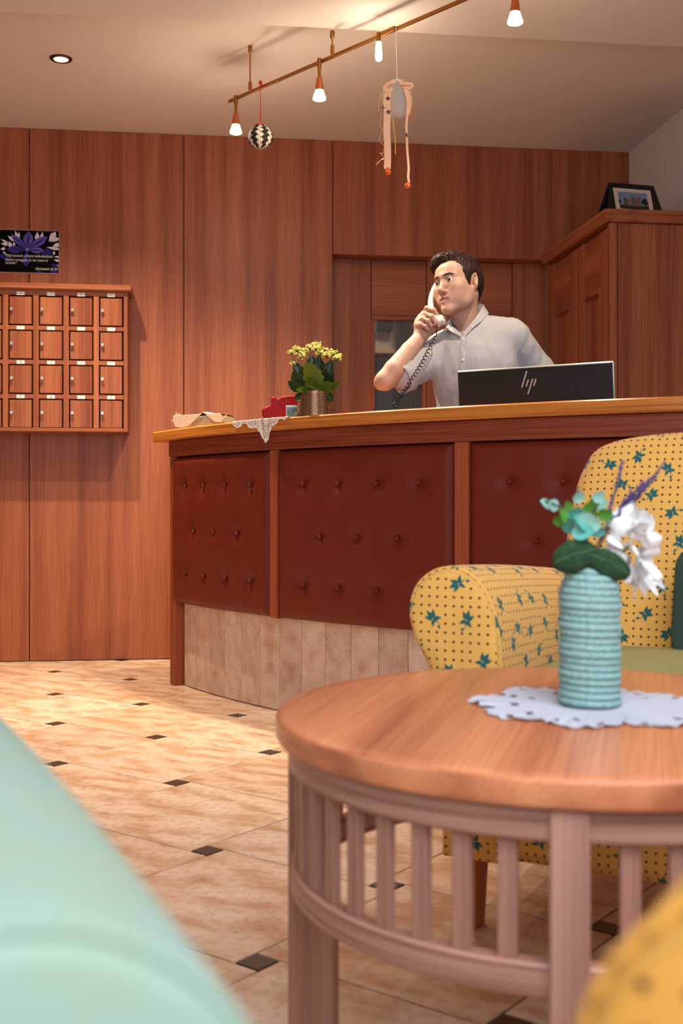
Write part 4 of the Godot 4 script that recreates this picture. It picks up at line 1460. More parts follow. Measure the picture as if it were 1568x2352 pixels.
	for i in 30:
		var a := i * 2.399
		var e := 1.0 - 2.0 * (i + 0.5) / 30
		var dir := Vector3(cos(a) * sqrt(1 - e * e), e, sin(a) * sqrt(1 - e * e))
		var pm := leaf_mesh(0.026, 0.017, rng.randf_range(0.2, 0.5), 0.5, 0.14)
		var d2 := dir * Vector3(0.9, 1.1, 0.9) + Vector3(0, 0.25, 0)
		part("petal", pm.mesh(60.0), cloth, wf, Transform3D(aim(d2, rng.randf() * TAU), dir * Vector3(0.014, 0.032, 0.014)))
	for i in 14:
		var dir := (Vector3.DOWN * 0.8 + rgt * rng.randf_range(-0.1, 0.9) - fwd * rng.randf_range(-0.4, 0.6)).normalized()
		part("fringe", leaf_mesh(rng.randf_range(0.03, 0.048), 0.006, 0.12, 0.2).mesh(60.0), cloth, wf, Transform3D(aim(dir, rng.randf() * TAU), dir * 0.018 + Vector3(0, -0.012, 0)))

# ---------------------------------------------------------------- ceiling lights
func build_track() -> void:
	var brass := plain("brass", Color(0.62, 0.42, 0.20), 0.32, 0.9)
	var copper := plain("copper", Color(0.76, 0.45, 0.27), 0.30, 0.85)
	var a := Vector3(0.150, 2.524, -4.972)
	var dir := (Vector3(1.040, 2.524, -3.686) - a).normalized()
	var b := a + dir * 2.15
	var t := thing("ceiling_track", "thin brass light rail hanging on rods under the ceiling", "light rail", (a + b) / 2)
	var side := dir.cross(Vector3.UP)
	var along := Basis(side, Vector3.UP, -dir)
	part("rail", box(Vector3(0.008, 0.0135, 2.15), 0.001), brass, t, Transform3D(along, Vector3.ZERO))
	part("joiner", box(Vector3(0.013, 0.017, 0.075), 0.001), brass, t, Transform3D(along, Vector3(0.728, 2.523, -4.125) + dir * -0.04 - t.position))
	for q in [[Vector3(0.232, 0, -4.788), 2.695], [Vector3(0.524, 0, -4.366), 2.6], [Vector3(1.15, 0, -3.527), 2.6]]:
		var f: Vector3 = q[0]
		var p := Vector3(f.x, 2.524, f.z) - t.position
		var h: float = q[1] - 2.524
		part("rod", tube([p + Vector3(0, 0.018, 0), p + Vector3(0, h, 0)], 0.0030, 8).mesh(), brass, t)
		part("clamp", lathe([Vector2(0, 0.022), Vector2(0.006, 0.022), Vector2(0.0075, 0.014), Vector2(0.0075, -0.012), Vector2(0.006, -0.014), Vector2(0, -0.014)], 14).mesh(35.0), brass, t, Transform3D(Basis(), p))
		part("canopy", lathe([Vector2(0, h), Vector2(0.009, h), Vector2(0.009, h - 0.022), Vector2(0.0035, h - 0.032), Vector2(0, h - 0.032)], 14).mesh(35.0), brass, t, Transform3D(Basis(), p))
	var bulb := plain("bulb_glow", Color(1, 0.95, 0.88), 0.3)
	bulb.emission_enabled = true
	bulb.emission = Color(1.0, 0.86, 0.70)
	bulb.emission_energy_multiplier = 5.0
	var clamp := lathe([Vector2(0, 0.010), Vector2(0.0085, 0.010), Vector2(0.0090, 0.008), Vector2(0.0090, -0.020), Vector2(0.0075, -0.028), Vector2(0, -0.028)], 16).mesh(35.0)
	var stem := lathe([Vector2(0.0062, -0.026), Vector2(0.0062, -0.068), Vector2(0, -0.068)], 14).mesh(35.0)
	var holder := lathe([Vector2(0, -0.064), Vector2(0.0105, -0.066), Vector2(0.0125, -0.078), Vector2(0.0165, -0.105), Vector2(0.0172, -0.114), Vector2(0.0155, -0.114), Vector2(0, -0.100)], 20).mesh(35.0)
	var cone := lathe([Vector2(0.0150, -0.108), Vector2(0.0165, -0.116), Vector2(0.0215, -0.130), Vector2(0.0265, -0.146), Vector2(0.0255, -0.150), Vector2(0.015, -0.1545), Vector2(0, -0.156)], 24).mesh(50.0)
	var candle := lathe([Vector2(0.010, -0.024), Vector2(0.0115, -0.040), Vector2(0.0135, -0.074), Vector2(0.0128, -0.088), Vector2(0.008, -0.094), Vector2(0, -0.095)], 20).mesh(50.0)
	var spots := [Vector3(0.178, 0, -4.925), Vector3(0.486, 0, -4.473), Vector3(0.676, 0, -4.2), Vector3(1.045, 0, -3.68)]
	var names := ["brass spot lamp with a glowing cone bulb at the end of the light rail", "brass spot lamp with a glowing cone bulb between the two hanging ornaments", "short brass spot lamp with a bare tube bulb beside the ribboned ornament", "copper spot lamp with a glowing cone bulb where the rail leaves the lace ornament"]
	for i in 4:
		var f: Vector3 = spots[i]
		var l := thing("track_lamp", names[i], "lamp", Vector3(f.x, 2.524, f.z), 0.0, "spot lamps on the brass rail")
		part("clamp", clamp, brass, l)
		if i == 2:
			part("bulb", candle, bulb, l)
			lamp_light(Vector3(0, -0.066, 0), TRACK * 0.4, 0.014, l)
		else:
			part("stem", stem, brass, l)
			part("holder", holder, copper, l)
			part("bulb", cone, bulb, l)
			lamp_light(Vector3(0, -0.135, 0), TRACK * [1.0, 1.0, 1.0, 0.6][i], 0.016, l)
			spot_light(Vector3(0, -0.150, 0), Vector3(0.02, -1, -0.05), BEAM * [1.0, 1.0, 1.0, 0.5][i], 60.0, 0.016, 1.0, l)
	downlight(Vector3(-0.560, 2.695, -5.026), "round recessed downlight in the ceiling above the key cabinet")

const TRACK := 0.11
const BEAM := 3.1

func downlight(at: Vector3, label: String) -> void:
	var d := thing("downlight", label, "lamp", at, 0.0)
	var rim := plain("downlight_bronze", Color(0.30, 0.20, 0.14), 0.35, 0.7)
	part("ring", lathe([Vector2(0.030, 0.0), Vector2(0.032, -0.006), Vector2(0.044, -0.006), Vector2(0.048, -0.001), Vector2(0.048, 0.0)], 32).mesh(40.0), rim, d)
	var g := plain("downlight_bulb_glow", Color(1, 0.95, 0.88), 0.3)
	g.emission_enabled = true; g.emission = Color(1.0, 0.88, 0.74); g.emission_energy_multiplier = 6.0
	part("bulb", lathe([Vector2(0.031, -0.001), Vector2(0.028, -0.006), Vector2(0.015, -0.009), Vector2(0, -0.010)], 24).mesh(60.0), g, d)
	spot_light(Vector3(0, -0.013, 0), Vector3(0.0, -1, 0.0), 6.3, 62.0, 0.02, 0.9, d)

# ---------------------------------------------------------------- the man on the telephone
const BODY_D := 4.35
var man_at := Vector3.ZERO

func P(px: float, py: float, dd := 0.0) -> Vector3:   # a point of the man, about his own base
	return cam(px, py, BODY_D + dd) - man_at

class HeadField extends Field:
	func paint(p: Vector3) -> Color:
		var c := Color(0.46, 0.265, 0.185)
		var dx := absf(p.x)
		# lips
		var my := -0.0705 + 0.0015 * cos(dx * 120.0)
		var lip := maxf(0.0, 1.0 - pow(dx / 0.031, 2.0) - pow((p.y - my) / 0.0125, 2.0))
		if p.z > 0.07 and lip > 0.0: c = c.lerp(Color(0.37, 0.14, 0.12), clampf(lip * 3.0, 0.0, 0.8))
		return c

class HairField extends Field:
	var fine := FastNoiseLite.new()
	func extra(p: Vector3, d: float) -> float:
		# combed locks: ridges that run from the parting towards front and sides
		var a := atan2(p.x - 0.03, p.z + 0.02)
		var r := sin(a * 31.0 + 7.0 * fine.get_noise_3d(p.x * 24.0, p.y * 12.0, p.z * 24.0)) * 0.0013
		return d + r * clampf((p.y + 0.04) * 14.0, 0.25, 1.0) + 0.0030 * fine.get_noise_3d(p.x * 55.0, p.y * 30.0, p.z * 55.0) + 0.0012 * fine.get_noise_3d(p.x * 160.0, p.y * 60.0, p.z * 160.0)

class ShirtField extends Field:
	var fold := FastNoiseLite.new()
	func extra(p: Vector3, d: float) -> float:
		return d + 0.0065 * fold.get_noise_3d(p.x * 9.0 + p.y * 3.0, p.y * 5.0 - p.x * 4.0, p.z * 9.0) + 0.0022 * fold.get_noise_3d(p.x * 34.0, p.y * 20.0, p.z * 30.0)

func trace(f: Field, from: Vector3, dir: Vector3, reach := 0.8) -> Vector3:
	var all := PackedInt32Array(range(f.kind.size()))
	var t := 0.0
	for i in 90:
		var d := f.at(from + dir * t, all)
		if d < 0.0008: break
		t += maxf(d * 0.7, 0.0006)
		if t > reach: break
	return from + dir * t

func finger(f: Field, pts: Array, r0: float, r1: float) -> void:
	for i in pts.size() - 1:
		var a := lerpf(r0, r1, float(i) / (pts.size() - 1))
		var b := lerpf(r0, r1, float(i + 1) / (pts.size() - 1))
		f.cone(pts[i], pts[i + 1], a, b, 0.006 if i else 0.012)

func build_person() -> void:
	man_at = cam(1090, 1156, 4.38)
	man_at.y = 0.0
	var man := thing("person", "man in a pale grey shirt talking on a white telephone behind the counter", "person", man_at)
	var skin := plain("skin", Color(1, 1, 1), 0.56)
	skin.vertex_color_use_as_albedo = true
	skin.subsurf_scatter_enabled = true
	skin.subsurf_scatter_strength = 0.03
	var body := MB.new()
	# ---- head, in its own axes: x to his left, y up, z out of the face
	var psi := 0.79
	var face := -rgt * sin(psi) - fwd * cos(psi)
	var hb := Basis(Vector3.UP.cross(face), Vector3.UP, face) * turned(Vector3.BACK, 0.13) * turned(Vector3.RIGHT, -0.02) * Basis.from_scale(Vector3.ONE * 0.96)
	var hc := P(1050, 656)
	var h := HeadField.new()
	h.egg(Vector3(0, 0.030, -0.016), Vector3(0.0745, 0.090, 0.096), 0.02)
	h.egg(Vector3(0, -0.012, 0.030), Vector3(0.060, 0.085, 0.057), 0.03)
	h.egg(Vector3(0, 0.048, 0.050), Vector3(0.052, 0.034, 0.034), 0.03)
	for s in [-1.0, 1.0]:
		h.cone(Vector3(s * 0.053, -0.045, -0.002), Vector3(s * 0.046, -0.078, 0.020), 0.021, 0.019, 0.03)
		h.cone(Vector3(s * 0.046, -0.078, 0.020), Vector3(s * 0.012, -0.104, 0.068), 0.018, 0.0165, 0.025)
		h.egg(Vector3(s * 0.041, -0.022, 0.056), Vector3(0.025, 0.020, 0.024), 0.025)
		h.cone(Vector3(s * 0.010, 0.024, 0.084), Vector3(s * 0.044, 0.022, 0.064), 0.010, 0.009, 0.016)
		h.egg(Vector3(s * 0.027, -0.062, 0.058), Vector3(0.020, 0.022, 0.022), 0.025)
	for s in [-1.0, 1.0]: h.egg(Vector3(s * 0.040, -0.040, 0.034), Vector3(0.024, 0.036, 0.034), 0.03)
	h.egg(Vector3(0, -0.070, 0.071), Vector3(0.027, 0.024, 0.0225), 0.02)
	h.egg(Vector3(0, -0.108, 0.077), Vector3(0.018, 0.015, 0.016), 0.018)
	# neck
	var nb := hb.inverse() * (P(1078, 770, 0.03) - hc)
	h.cone(Vector3(0, -0.055, -0.024), nb, 0.054, 0.057, 0.03)
	h.cone(Vector3(0.045, -0.05, -0.03), nb + Vector3(0.0, 0.0, 0.038), 0.017, 0.014, 0.03)
	for s in [-1.0, 1.0]:
		h.egg(Vector3(s * 0.0315, 0.003, 0.094), Vector3(0.0195, 0.0125, 0.0175), 0.012, true)
	# nose
	h.cone(Vector3(0, 0.010, 0.083), Vector3(0, -0.030, 0.1035), 0.0075, 0.0098, 0.012)
	h.egg(Vector3(0, -0.036, 0.1030), Vector3(0.0105, 0.0088, 0.0108), 0.008)
	for s in [-1.0, 1.0]:
		h.egg(Vector3(s * 0.0128, -0.0405, 0.0925), Vector3(0.0078, 0.0072, 0.0105), 0.007)
		h.egg(Vector3(s * 0.0068, -0.0475, 0.0985), Vector3(0.0038, 0.0035, 0.006), 0.003, true)
		# eyelids
		h.cone(Vector3(s * 0.0175, 0.0015, 0.0800), Vector3(s * 0.0300, 0.0105, 0.0842), 0.0030, 0.0034, 0.004)
		h.cone(Vector3(s * 0.0300, 0.0105, 0.0842), Vector3(s * 0.0450, 0.0030, 0.0745), 0.0034, 0.0028, 0.004)
		h.cone(Vector3(s * 0.0180, -0.0010, 0.0795), Vector3(s * 0.0310, -0.0075, 0.0815), 0.0024, 0.0028, 0.004)
		h.cone(Vector3(s * 0.0310, -0.0075, 0.0815), Vector3(s * 0.0450, 0.0010, 0.0740), 0.0028, 0.0024, 0.004)
		# ears
		var et := turned(Vector3.UP, s * 0.45) * turned(Vector3.RIGHT, -0.18)
		h.egg(Vector3(s * 0.0800, 0.002, -0.016), Vector3(0.0085, 0.033, 0.020), 0.008, false, et)
		h.egg(Vector3(s * 0.0760, -0.027, -0.008), Vector3(0.0070, 0.010, 0.009), 0.006)
		h.egg(Vector3(s * 0.0880, 0.004, -0.008), Vector3(0.0075, 0.020, 0.0105), 0.004, true, et)
	# lips, a little open
	for s in [-1.0, 1.0]:
		h.cone(Vector3(s * 0.003, -0.0625, 0.0935), Vector3(s * 0.0290, -0.0655, 0.0760), 0.0048, 0.0026, 0.006)
		h.cone(Vector3(0, -0.0795, 0.0915), Vector3(s * 0.0280, -0.0675, 0.0760), 0.0060, 0.0026, 0.006)
	h.egg(Vector3(0, -0.0698, 0.0930), Vector3(0.0240, 0.0034, 0.0125), 0.002, true)
	var hm := MB.new()
	nets(h, Vector3(-0.102, -0.215, -0.125), Vector3(0.102, 0.130, 0.125), 0.0027, hm)
	body.append(hm, Transform3D(hb, hc))
	# ---- forearm and hand that hold the receiver
	var flesh := Color(0.46, 0.265, 0.185)
	var el := P(884, 874, -0.09)
	var wr := P(968, 770, -0.02)
	var f := Field.new()
	f.cone(el, P(906, 850, -0.083), 0.036, 0.0405, 0.006)
	f.cone(P(906, 850, -0.083), P(940, 805, -0.050), 0.0405, 0.0325, 0.006)
	f.cone(P(940, 805, -0.050), wr, 0.0325, 0.0255, 0.006)
	f.cone(P(873, 881, -0.085), P(884, 876, -0.09), 0.024, 0.032, 0.012)
	f.cone(el, P(950, 842, 0.0), 0.036, 0.043, 0.010)
	var chains := [
		[P(973, 722, 0.008), P(980, 708, -0.030), P(996, 712, -0.050), P(1005, 726, -0.048)],
		[P(966, 730, -0.006), P(976, 721, -0.045), P(991, 727, -0.062), P(1000, 742, -0.058)],
		[P(961, 738, -0.016), P(970, 732, -0.056), P(983, 737, -0.070), P(990, 749, -0.064)],
		[P(959, 747, -0.022), P(966, 745, -0.056), P(976, 749, -0.066), P(982, 757, -0.060)]]
	var rr := [[0.0100, 0.0075], [0.0102, 0.0076], [0.0096, 0.0072], [0.0084, 0.0064]]
	for i in 4:
		f.cone(wr.lerp(chains[i][0], 0.12), chains[i][0], 0.0165, 0.0118, 0.018)
		finger(f, chains[i], rr[i][0], rr[i][1])
	f.cone(wr, P(985, 758, -0.005), 0.018, 0.0145, 0.02)
	finger(f, [P(985, 758, -0.005), P(1001, 750, 0.004), P(1011, 741, 0.006), P(1018, 731, 0.0)], 0.0135, 0.0082)
	var am := MB.new()
	nets_all(f, 0.0032, am)
	body.append(am.tint(flesh))
	# finger nails
	# ---- the other arm, resting on the desk
	var f2 := Field.new()
	var el2 := P(1285, 928, 0.08)
	var wr2 := cam(1222, 1062, 4.16) - man_at
	f2.cone(P(1230, 850, 0.03), el2, 0.048, 0.042, 0.03)
	f2.cone(el2, wr2, 0.042, 0.027, 0.03)
	var dirh := (cam(1196, 1112, 4.06) - man_at - wr2).normalized()
	var across := dirh.cross(Vector3.UP).normalized()
	for i in 4:
		var k := (i - 1.5) * 0.019
		var kn := wr2 + dirh * 0.088 + across * k + Vector3(0, 0.004, 0)
		f2.cone(wr2 + across * k * 0.4, kn, 0.0155, 0.0115, 0.018)
		var ln: float = [0.038, 0.044, 0.041, 0.032][i]
		finger(f2, [kn, kn + dirh * ln + Vector3(0, 0.006, 0) + across * k * 0.2, kn + dirh * (ln * 1.6) + Vector3(0, -0.008, 0) + across * k * 0.3, kn + dirh * (ln * 2.0) + Vector3(0, -0.024, 0) + across * k * 0.3], 0.0098, 0.0072)
	var tb := wr2 + dirh * 0.03 - across * 0.03
	finger(f2, [wr2 + dirh * 0.012 - across * 0.012, tb, tb + dirh * 0.032 - across * 0.012, tb + dirh * 0.058 - across * 0.010], 0.0135, 0.0085)
	var om := MB.new()
	nets_all(f2, 0.0055, om)
	body.append(om.tint(flesh))
	# ---- trunk under the clothes
	var f3 := Field.new()
	f3.cone(P(1022, 800, 0.055), P(1176, 782, -0.01), 0.044, 0.044, 0.03)
	f3.egg(P(1094, 855, 0.016), Vector3(0.125, 0.15, 0.075), 0.04)
	f3.egg(P(1094, 960, 0.016), Vector3(0.112, 0.17, 0.070), 0.04)
	f3.egg(P(1096, 1050, 0.016), Vector3(0.120, 0.12, 0.080), 0.04)
	f3.cone(P(1078, 770, 0.03), P(1085, 800, 0.02), 0.058, 0.07, 0.04)
	f3.cone(P(1176, 782, -0.01), P(1235, 858, 0.035), 0.044, 0.042, 0.03)
	f3.cone(P(1022, 800, 0.055), P(950, 845, -0.01), 0.044, 0.042, 0.03)
	var hip := [P(1062, 1085, 0.03), P(1128, 1085, 0.0)]
	for k in 2:
		var foot := Vector3(hip[k].x + (k - 0.5) * 0.06, 0.08, hip[k].z)
		f3.cone(hip[k], hip[k].lerp(foot, 0.5), 0.075, 0.052, 0.04)
		f3.cone(hip[k].lerp(foot, 0.5), foot, 0.052, 0.036, 0.03)
	var tm := MB.new()
	nets_all(f3, 0.014, tm)
	body.append(tm.tint(flesh))
	part("body", body.mesh(180.0, true), skin, man)
	# ---- eyes, teeth, brows
	var white := plain("eye_white", Color(0.86, 0.83, 0.80), 0.15)
	var dark := plain("iris_brown", Color(0.055, 0.030, 0.020), 0.08)
	for s in [-1.0, 1.0]:
		var e := part("eye", ball(Vector3.ONE * 0.0112, 20, 14).mesh(180.0), white, man, Transform3D(hb, hc + hb * Vector3(s * 0.0315, 0.0025, 0.0735)))
		part("iris", ball(Vector3(0.0058, 0.0058, 0.0022), 16, 8).mesh(180.0), dark, e, Transform3D(turned(Vector3.UP, -0.10), turned(Vector3.UP, -0.10) * Vector3(0, 0.0006, 0.0101)))
	var hairm := mottled("hair_brown", Color(0.25, 0.125, 0.06), Color(0.38, 0.34, 0.32), Color(1, 1, 1), 9.0, 0.55, 0.06, 4)
	hairm.uv1_scale = Vector3(34, 6, 34)
	hairm.metallic_specular = 0.35
	hairm.rim_enabled = true; hairm.rim = 0.15
	for s in [-1.0, 1.0]:
		var bp := []
		for q in [[0.0135, 0.0225], [0.022, 0.0245], [0.032, 0.0262], [0.042, 0.0245], [0.050, 0.0195]]:
			bp.append(trace(h, Vector3(s * q[0], q[1], 0.16), Vector3.FORWARD) + Vector3(0, 0, 0.0002))
		var sc := [0.75, 1.0, 1.0, 0.75, 0.3]
		var sp := spline(bp, 4)
		var ss := []
		for i in sp.size(): ss.append(lerpf(sc[mini(int(i / 4.0), 4)], sc[mini(int(i / 4.0) + 1, 4)], fmod(i / 4.0, 1.0)))
		part("eyebrow", sweep(ring2(0.0016, 8, 0.0036), frames(sp, Vector3.BACK), true, ss).mesh(60.0), hairm, man, Transform3D(hb, hc))
	part("teeth", sweep(rrect(0.004, 0.007, 0.001, 1), frames([Vector3(-0.019, 0, -0.0075), Vector3(-0.010, 0, -0.002), Vector3(0, 0, 0.0), Vector3(0.010, 0, -0.002), Vector3(0.019, 0, -0.0075)], Vector3.BACK)).mesh(40.0), plain("teeth_white", Color(0.88, 0.84, 0.76), 0.25), man, Transform3D(hb, hc + hb * Vector3(0, -0.0680, 0.0850)))
	# ---- hair
	var hr := HairField.new()
	hr.fine.seed = 6
	hr.fine.frequency = 1.0
	hr.egg(Vector3(0, 0.036, -0.020), Vector3(0.0825, 0.098, 0.1035), 0.02)
	hr.egg(Vector3(-0.014, 0.104, 0.024), Vector3(0.062, 0.028, 0.060), 0.02)
	hr.egg(Vector3(-0.030, 0.096, 0.058), Vector3(0.040, 0.021, 0.026), 0.02)
	hr.egg(Vector3(-0.050, 0.080, 0.050), Vector3(0.028, 0.025, 0.028), 0.02)
	hr.cone(Vector3(-0.066, 0.072, 0.042), Vector3(-0.070, 0.036, 0.046), 0.014, 0.006, 0.015)
	hr.cone(Vector3(0, 0.0, -0.084), Vector3(0, -0.082, -0.062), 0.044, 0.026, 0.03)
	for s in [-1.0, 1.0]: hr.cone(Vector3(s * 0.069, 0.035, 0.020), Vector3(s * 0.068, -0.012, 0.018), 0.012, 0.006, 0.012)
	hr.egg(Vector3(0.004, -0.032, 0.105), Vector3(0.066, 0.100, 0.080), 0.010, true)
	hr.egg(Vector3(0.020, 0.010, 0.100), Vector3(0.052, 0.066, 0.055), 0.010, true)
	for s in [-1.0, 1.0]:
		hr.egg(Vector3(s * 0.083, -0.004, -0.014), Vector3(0.030, 0.037, 0.024), 0.006, true)
		hr.egg(Vector3(s * 0.075, -0.088, 0.035), Vector3(0.070, 0.062, 0.062), 0.006, true)
		hr.egg(Vector3(s * 0.080, 0.016, 0.078), Vector3(0.040, 0.052, 0.044), 0.008, true)
	var hn := MB.new()
	nets(hr, Vector3(-0.11, -0.115, -0.14), Vector3(0.11, 0.150, 0.115), 0.0027, hn)
	# locks that lie along the combing direction
	var rng := RandomNumberGenerator.new()
	rng.seed = 77
	var every := PackedInt32Array(range(hr.kind.size()))
	var seeds := hn.v.size()
	for i in 900:
		var q := hn.v[rng.randi_range(0, seeds - 1)]
		if q.y < -0.06: continue
		var line := []
		for k in 7:
			var e := 0.002
			var d0 := hr.at(q, every)
			var n := Vector3(hr.at(q + Vector3(e, 0, 0), every) - d0, hr.at(q + Vector3(0, e, 0), every) - d0, hr.at(q + Vector3(0, 0, e), every) - d0).normalized()
			line.append(q - n * (d0 + 0.0004))
			var up := smoothstep(0.045, 0.085, q.y)
			var flow := Vector3(0.10, -1.0, -0.42).lerp(Vector3(-0.62, 0.15, 0.62), up) + Vector3(rng.randf_range(-0.25, 0.25), 0, rng.randf_range(-0.25, 0.25))
			if q.x < 0.0: flow.x -= 0.1
			q = q - n * d0 + (flow - n * flow.dot(n)).normalized() * 0.0056
			if hr.at(q, every) > 0.006: break
		if line.size() > 3:
			var sc := []
			for k in line.size(): sc.append(maxf(0.15, sin(PI * (k + 0.4) / line.size())))
			hn.append(sweep(ring2(rng.randf_range(0.0012, 0.0022), 5), frames(line), true, sc))
	part("hair", hn.mesh(180.0), hairm, man, Transform3D(hb, hc))
	clothe(man, hb, hc)
	telephone(chains)

func clothe(man: Node3D, hb: Basis, hc: Vector3) -> void:
	var sh := ShirtField.new()
	sh.fold.seed = 11
	sh.fold.frequency = 1.0
	var tb := Basis(Vector3.UP.cross(-rgt * 0.34 - fwd * 0.94), Vector3.UP, -rgt * 0.34 - fwd * 0.94)
	sh.egg(P(1090, 846, 0.010), Vector3(0.168, 0.165, 0.117), 0.05, false, tb)
	sh.egg(P(1093, 945, 0.014), Vector3(0.150, 0.19, 0.108), 0.06, false, tb)
	sh.egg(P(1096, 1050, 0.014), Vector3(0.158, 0.15, 0.116), 0.06, false, tb)
	sh.cone(P(1020, 796, 0.050), P(1068, 778, 0.03), 0.056, 0.062, 0.05)
	sh.cone(P(1092, 768, 0.02), P(1178, 774, -0.02), 0.066, 0.060, 0.05)
	sh.cone(P(1110, 752, 0.02), P(1170, 762, -0.01), 0.036, 0.046, 0.04)
	# left sleeve, down beside him
	sh.cone(P(1182, 778, -0.02), P(1236, 852, 0.03), 0.060, 0.058, 0.014)
	sh.cone(P(1236, 852, 0.03), P(1283, 925, 0.08), 0.058, 0.050, 0.02)
	sh.cone(P(1283, 925, 0.08), P(1262, 962, 0.03), 0.050, 0.046, 0.02)
	# right sleeve, raised and rolled above the elbow
	sh.cone(P(1018, 798, 0.050), P(965, 840, 0.0), 0.064, 0.060, 0.016)
	sh.cone(P(965, 840, 0.0), P(930, 862, -0.050), 0.060, 0.056, 0.02)
	var m := MB.new()
	nets_all(sh, 0.0068, m)
	# open the cloth at the neck and at the hem
	var keep := PackedInt32Array()
	var vee := PackedVector2Array()
	for q in [[1061, 766], [1078, 747], [1094, 727], [1107, 707], [1108, 699], [1090, 690], [1062, 700], [1043, 720], [1034, 736], [1039, 749], [1050, 758]]: vee.append(Vector2(q[0], q[1]))
	var vc := Vector2(1072, 733)
	for i in vee.size(): vee[i] = vc + (vee[i] - vc) * 1.07
	var nk := P(1076, 742, 0.01)
	var axis := (hc - P(1080, 790, 0.03)).normalized()
	for i in range(0, m.ix.size(), 3):
		var c := (m.v[m.ix[i]] + m.v[m.ix[i + 1]] + m.v[m.ix[i + 2]]) / 3.0
		if (c - nk).dot(axis) > -0.004 and ((c - nk) - axis * (c - nk).dot(axis)).length() < 0.056: continue
		if c.y < 0.875: continue
		var w := c + man_at - EYE
		var dz := w.dot(fwd)
		if dz < BODY_D + 0.03 and Geometry2D.is_point_in_polygon(Vector2(784.0 + FPX * w.dot(rgt) / dz, 1156.0 - FPX * w.y / dz), vee): continue
		keep.append_array([m.ix[i], m.ix[i + 1], m.ix[i + 2]])
	m.ix = keep
	var cloth := mottled("shirt_grey", Color(0.73, 0.72, 0.72), Color(0.84, 0.83, 0.83), Color(1, 1, 1), 16.0, 0.9, 0.04, 5)
	cloth.rim_enabled = true; cloth.rim = 0.2
	var shirt := part("shirt", m.mesh(180.0), cloth, man)
	shirt.set_meta("label", "pale grey button-down shirt with one sleeve rolled up")
	# collar: a stand inside, the fold round the neck, and the leaf that lies on the shirt
	var fold := [[1061, 765, -0.066], [1078, 746, -0.066], [1094, 726, -0.050], [1107, 706, -0.016], [1108, 699, 0.024], [1090, 696, 0.066], [1062, 706, 0.076], [1043, 722, 0.052], [1034, 736, 0.010], [1039, 749, -0.036], [1050, 758, -0.058], [1060, 766, -0.068]]
	var leaf := [[1067, 773, 9.0], [1087, 752, 9.0], [1104, 738, 9.0], [1119, 723, -0.022], [1120, 717, 0.028], [1095, 716, 0.082], [1058, 722, 0.090], [1033, 735, 0.066], [1023, 745, 0.012], [1026, 755, 9.0], [1044, 766, 9.0], [1057, 773, 9.0]]
	var cr := [[], [], []]
	for i in fold.size():
		var fp := P(fold[i][0], fold[i][1], fold[i][2])
		var dd: float = leaf[i][2]
		if dd > 1.0:
			var hit := trace(sh, P(leaf[i][0], leaf[i][1], -0.35), (P(leaf[i][0], leaf[i][1], 0.2) - P(leaf[i][0], leaf[i][1], -0.35)).normalized())
			dd = minf((hit + man_at - EYE).dot(fwd) - BODY_D - 0.006, fold[i][2] - 0.004)
			if dd < -0.2: dd = fold[i][2] - 0.02
		cr[0].append(fp.lerp(nk, 0.10) + Vector3(0, -0.022, 0))
		cr[1].append(fp)
		cr[2].append(P(leaf[i][0], leaf[i][1], dd))
	var cm := MB.new()
	var cs := []
	for k in 3: cs.append(spline(cr[k], 5))
	var na: int = cs[0].size()
	for i in na:
		for t in [0.0, 0.6, 1.0]: cm.add(cs[0][i].lerp(cs[1][i], t))
		var fo: Vector3 = cs[1][i]
		var lf: Vector3 = cs[2][i]
		cm.add(fo.lerp(lf, 0.06) + Vector3(0, 0.0022, 0) + (lf - fo).normalized() * 0.001)
		for t in [0.35, 0.7, 1.0]: cm.add(fo.lerp(lf, t))
	for i in na - 1:
		for k in 6:
			var p := i * 7 + k
			cm.quad(p, p + 1, p + 8, p + 7)
	cm.fix()
	part("collar", cm.mesh(50.0), cloth, shirt)
	# button placket
	var pm := MB.new()
	var n := 26
	for j in n + 1:
		var py := lerpf(768.0, 960.0, float(j) / n)
		for e in [-8.0, -7.0, 0.0, 7.0, 8.0]:
			var px: float = 1062.0 + e + (j - n / 2.0) * -0.10
			var s := trace(sh, P(px, py, -0.35), (P(px, py, 0.2) - P(px, py, -0.35)).normalized())
			pm.add(s - fwd * (0.0006 if absf(e) > 7.5 else 0.0034))
	for j in n:
		for i in 4:
			var p := j * 5 + i
			pm.quad(p, p + 1, p + 6, p + 5)
	pm.fix(-fwd)
	part("placket", pm.mesh(60.0), cloth, shirt)
	var btn := lathe([Vector2(0, 0.0012), Vector2(0.0028, 0.0012), Vector2(0.0038, 0.0022), Vector2(0.0052, 0.0020), Vector2(0.0055, 0), Vector2(0, 0)], 16).mesh(40.0)
	for q in [[1063, 777], [1063, 826], [1061, 878], [1060, 928]]:
		var s := trace(sh, P(q[0], q[1], -0.35), (P(q[0], q[1], 0.2) - P(q[0], q[1], -0.35)).normalized())
		part("button", btn, plain("button_pearl", Color(0.86, 0.84, 0.80), 0.25), shirt, Transform3D(aim(-fwd), s - fwd * 0.0042))
	part("button", btn, mats["button_pearl"], shirt, Transform3D(aim(-fwd).scaled(Vector3.ONE * 0.75), cr[1][1].lerp(cr[2][1], 0.75) - fwd * 0.003))
	# rolled cuff above the elbow
	var c0 := P(934, 860, -0.045)
	var c1 := P(914, 871, -0.070)
	var cb := aim(c1 - c0)
	var cf := lathe([Vector2(0.0545, -0.030), Vector2(0.060, -0.028), Vector2(0.0625, -0.012), Vector2(0.0610, 0.006), Vector2(0.0625, 0.020), Vector2(0.0585, 0.027), Vector2(0.0530, 0.024), Vector2(0.0510, 0.0)], 40)
